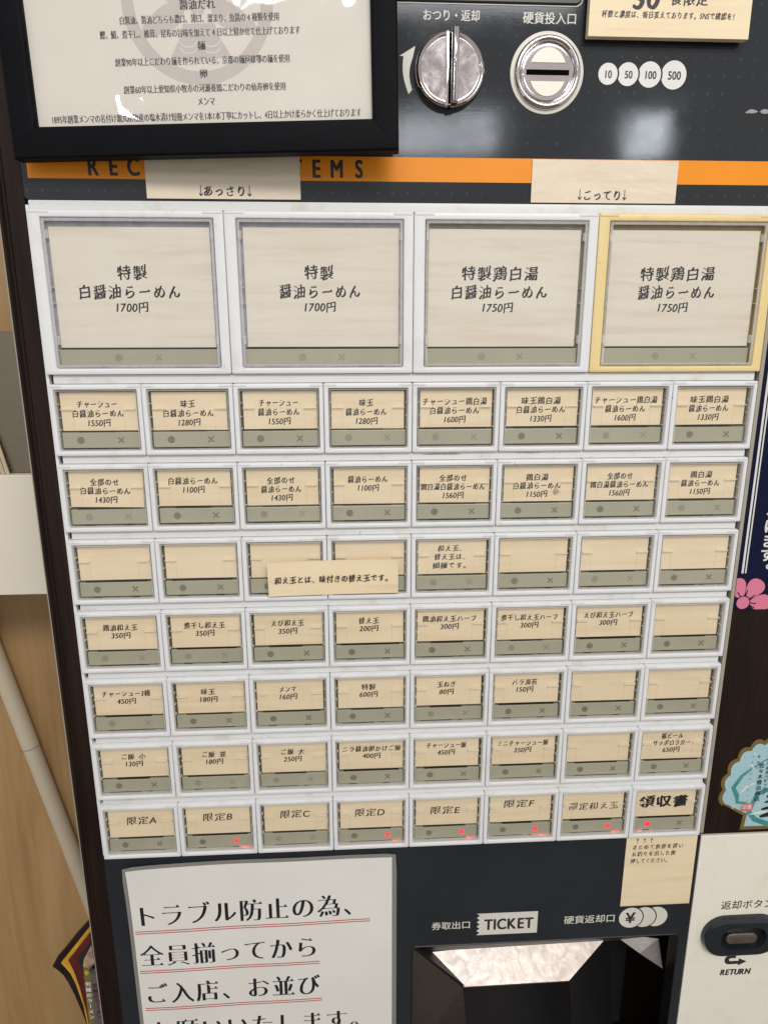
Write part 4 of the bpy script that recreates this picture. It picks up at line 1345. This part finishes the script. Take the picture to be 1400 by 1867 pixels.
# shell shaped sticker ---------------------------------------------------------
def shell(inset):
    # scalloped fan, open hinge at the bottom
    cx, cz = 533.0, -331.0
    pts = []
    tips = []
    R = 37.5 - inset
    k = 11
    for i in range(k):
        a0 = math.radians(198 - 216 * i / k)
        a1 = math.radians(198 - 216 * (i + 1) / k)
        for j in range(8):
            a = a0 + (a1 - a0) * j / 8
            rr = R * (0.955 + 0.075 * math.sin(math.pi * j / 8))
            pts.append((cx + rr * 1.0 * math.cos(a), cz + rr * 1.28 * math.sin(a)))
    bz = -368.6 + inset
    s = inset
    pts += [(cx + 37 - s, cz - 13), (cx + 16 - s, -354.0 + s * 0.4), (cx + 18 - s, bz), (cx - 16.5 + s, bz), (cx - 15.5 + s, -354.6 + s * 0.4), (cx - 34.5 + s, cz - 12)]
    return pts
sh = link('shell_sticker', MB().prism(shell(0), -0.38, -0.05).mesh('shell_sticker'), M['gold'], None, (0, 0, 0))
tag(sh, 'gold edged pale blue shell shaped sticker on the dark wood', 'sticker')
link('blue_field', MB().prism(shell(3.2), -0.04, 0.0).mesh('blue_field'), M['sky_blue'], sh, (0, 0, 0))
kelp = [stroke([(521, -309), (512, -317), (506, -328), (510, -336), (511, -342), (519, -343)], [1.5, 3, 4, 4, 3, 2]),
        stroke([(545, -327), (535, -331), (527, -335), (524, -344), (522, -352), (528, -359), (540, -364), (556, -368)], [3, 4, 4, 4, 4.5, 4.5, 4.5, 4]),
        stroke([(519, -311), (530, -303), (545, -300)], [1.5, 1.2, 0.8])]
letters('seaweed', sh, (0, 0, 0), kelp, 'teal', 0.03)
letters('bubble', sh, (0, 0, 0), [stroke([(x + 1.0 * math.cos(t * 0.7), z + 1.0 * math.sin(t * 0.7)) for t in range(9)], 0.5) for x, z in ((508.0, -346.5), (530.5, -345.5), (536, -303), (520, -297))]
        + [stroke([(522, -354.2), (530, -352.6), (541, -352)], [0.4, 2.2, 1.6]), stroke([(513, -333), (517, -327), (524, -324)], [1.0, 1.8, 1.2]), stroke([(518, -307), (521, -310.5)], [1.8, 1.0])], 'white_ink', 0.045)
letters('lettering', sh, (0, 0, 0), text_polys('秋田市新屋元町十四ノ', 532.6, -299.0, 3.6, 'gothic', vertical=True, pitch=3.9) + text_polys('佐々木善治商店', 527.2, -308.0, 4.9, 'bold', vertical=True, pitch=5.2) +
        text_polys('電話〇', 523.8, -299.6, 2.4, 'gothic', vertical=True, pitch=5.4) + text_polys('ＦＡＸ〇八八八一二〇', 519.0, -299.6, 2.4, 'gothic', vertical=True, pitch=5.2), 'ink', 0.05)
sl_ = link('seal', MB().prism([(514.2, -350.6), (524.4, -350.4), (525.4, -343.0), (515.6, -343.2)], 0.03, 0.06).mesh('seal'), M['seal'], sh, (0, 0, 0))
letters('seal_print', sl_, (0, 0, 0), text_polys('印', 517.8, -346.9, 5.0, 'gothic', hscale=0.75) + text_polys('栗', 522.0, -346.8, 5.0, 'gothic', hscale=0.75), 'white_ink', 0.08)
letters('brush_stroke', sh, (0, 0, 0), [stroke([(535.5, -338), (541, -334), (549, -331)], [2, 4, 3]), stroke([(534.5, -343), (542, -340.5), (552, -339)], [1.5, 3.6, 3]), stroke([(532.5, -349.5), (541, -347.5), (552, -346.5)], [2, 3.6, 3]), stroke([(532, -356.5), (539, -354.5), (547, -349)], [2.5, 4.6, 3])], 'ink', 0.055)
letters('emblem', sh, (0, 0, 0), [[(535, -317), (541, -311), (549, -309), (549, -316), (541, -318)]], 'bronze', 0.05)

# ================================================================ left of the machine
bx = link('white_box', MB().box(-330, -40, -192.5, -84.2, -249, -120, 1.0, 0.8).mesh('white_box'), M['box_white'], None, (0, 0, 0))
tag(bx, 'plain white wall box left of the machine below the steel plate', 'box')
mp = link('steel_plate', MB().box(-330, -42, -84.0, 34.2, -140, -128, 0.8, 0.6).mesh('steel_plate'), M['brushed'], None, (0, 0, 0))
tag(mp, 'brushed stainless plate standing on the white box at left', 'steel plate')
for i, (xa, xb, dz) in enumerate(((-99.5, -113.5, 0), (-95.6, -109.5, 0))):  # cream slats added to imitate strips reflected in the steel
    s_ = link('reflection_slat', MB().plate([(xa, -84, -123.5), (xa + 3.2, -84, -123.5), (xb + 3.2, -20, -126.6), (xb, -20, -126.6)], 1.2).mesh('reflection_slat'), M['pale_reflection'], None, (0, 0, 0))
    tag(s_, ('outer' if i == 0 else 'inner') + ' pale reflection stick leaning on the steel plate', 'slat', 'pale slats added as reflections in the steel plate')

# leaning pole with a joint
pd0, pd1 = Vector((-209.5, -205.0, -239.0)), Vector((-90.5, -775.0, -239.0))
def tube(p0, p1, r0, r1, n=20):
    d = (p1 - p0).normalized()
    u = d.cross(Vector((0, 0, 1))).normalized()
    w = d.cross(u)
    return [[tuple(p + (u * math.cos(2 * math.pi * i / n) + w * math.sin(2 * math.pi * i / n)) * r) for i in range(n)] for p, r in ((p0, r0), (p1, r1))]
pj = pd0 + (pd1 - pd0) * 0.374
pl = link('leaning_pole', MB().loft(tube(pd0, pj, 9.4, 9.4)).mesh('leaning_pole'), M['pole'], None, (0, 0, 0), 40)
tag(pl, 'cream jointed plastic pole slanting across the wood wall at lower left', 'pole')
link('lower_tube', MB().loft(tube(pj + (pd1 - pd0) * 0.003, pd1, 9.0, 9.0)).mesh('lower_tube'), M['pole'], pl, (0, 0, 0), 40)
link('joint', MB().loft(tube(pj - (pd1 - pd0) * 0.001, pj + (pd1 - pd0) * 0.0035, 8.3, 8.3)).mesh('joint'), M['trim'], pl, (0, 0, 0), 40)

# magazines behind the machine's left edge: bent covers, corner towards the wall
def magazine(name, label, edge, out, thick, mat):
    # edge: the cover's free edge from its top, round the bent corner, down to its foot
    poly = edge + [(edge[-1][0] + 2, -700.0), (-30.0, -700.0), (-30.0, edge[0][1] + 12)]
    n = len(poly)
    b = MB()
    def lean(x, z):
        return -0.10 * max(0.0, -45 - x)             # the corner bends back towards the wall
    b.loft([[(x, z, out - thick + lean(x, z)) for x, z in poly[::-1]], [(x, z, out + lean(x, z)) for x, z in poly[::-1]]])
    o = link(name, b.mesh(name), M[mat], None, (0, 0, 0))
    tag(o, label, 'magazine', 'magazines propped beside the machine')
    return o
M['mag_black'] = plain('dark_magazine_cover', (0.016, 0.008, 0.009), 0.35, var=0.5, vscale=60)
M['mag_yellow'] = plain('yellow_magazine_cover', (0.62, 0.34, 0.035), 0.4, var=0.25, vscale=50)
M['mag_red'] = plain('dark_red_magazine_cover', (0.11, 0.015, 0.015), 0.35, var=0.4, vscale=60)
M['mag_grey'] = plain('charcoal_magazine_cover', (0.02, 0.02, 0.018), 0.4, var=0.4, vscale=80)
M['mag_olive'] = plain('olive_book_spine', (0.18, 0.145, 0.045), 0.45, var=0.1)
M['mag_mauve'] = plain('grey_mauve_book_spine', (0.13, 0.115, 0.115), 0.45, var=0.1)
M['mag_lime'] = plain('lime_print', (0.48, 0.42, 0.03), 0.45)
M['mag_photo'] = plain('photo_cover_print', (0.40, 0.27, 0.20), 0.4, var=0.6, vscale=90)
magazine('magazine', 'outermost black magazine with corner pointing left', [(-47.5, -489.9), (-60.0, -504.6), (-74.8, -524.2), (-82.1, -533.2), (-87.9, -543.8), (-82.9, -548.4), (-78.7, -553.4), (-75.1, -561.8), (-70.3, -577.3), (-66.3, -594.4), (-63.2, -609.2), (-59.3, -631.8)], -62, 3.0, 'mag_black')
magazine('magazine', 'yellow covered magazine inside the black one', [(-45.2, -492.4), (-60.9, -513.5), (-76.5, -534.2), (-73, -539.5), (-68.9, -546.1), (-65.2, -558.6), (-60.8, -583.9), (-59.6, -603.4), (-58.0, -625.6)], -57, 2.5, 'mag_yellow')
magazine('magazine', 'dark red magazine in front of the yellow one', [(-44.1, -495.1), (-67.2, -526.3), (-63.4, -538.5), (-60.4, -555.7), (-57.0, -585.0), (-56.4, -598.8), (-55.6, -620.7)], -53, 2.5, 'mag_red')
magazine('magazine', 'charcoal magazine between the red one and the olive book', [(-41.6, -500.0), (-56.2, -520.2), (-53.8, -532.5), (-52.4, -543.9), (-52.5, -570.2), (-53.9, -594.1), (-53.8, -615.8)], -49, 2.5, 'mag_grey')
bk = link('book', MB().loft([[(-49.7, -523.2, o), (-53.4, -680, o), (-44.2, -680, o), (-44.3, -525.2, o)] for o in (-49.5, -44.0)]).mesh('book'), M['mag_olive'], None, (0, 0, 0))
tag(bk, 'olive book spine with white vertical lettering by the machine edge', 'book')
link('photo_band', MB().prism([(-39.6, -498.4), (-48.0, -514.3), (-49.5, -522.1), (-43.5, -524.9), (-39.1, -518.5)], -45.5, -43.6).mesh('photo_band'), M['mag_photo'], bk, (0, 0, 0))
link('lime_square', MB().prism([(-49.5, -528.6), (-47.3, -526.4), (-44.9, -529.2), (-47.4, -532.6)], -44, -43.8).mesh('lime_square'), M['mag_lime'], bk, (0, 0, 0))
sp_ = text_polys('究極のラーメン', -47.2, -542.0, 5.2, 'bold', vertical=True, pitch=6.3)
letters('lettering', bk, (0, 0, 0), moved(sp_, lambda x, z: (x + (z + 545) * 0.018, z)), 'white_ink', -43.75)
bk2 = link('book', MB().loft([[(-43.4, -527.6, o), (-45.6, -680, o), (-34, -680, o), (-34, -528, o)] for o in (-46.5, -41.0)]).mesh('book'), M['mag_mauve'], None, (0, 0, 0))
tag(bk2, 'grey mauve book half hidden behind the machine edge', 'book')
letters('lettering', bk2, (0, 0, 0), moved(text_polys('究極のラーメン', -39.6, -541.0, 5.6, 'bold', vertical=True, pitch=6.0), lambda x, z: (x + (z + 548) * 0.012, z)), 'mag_red', -40.8)
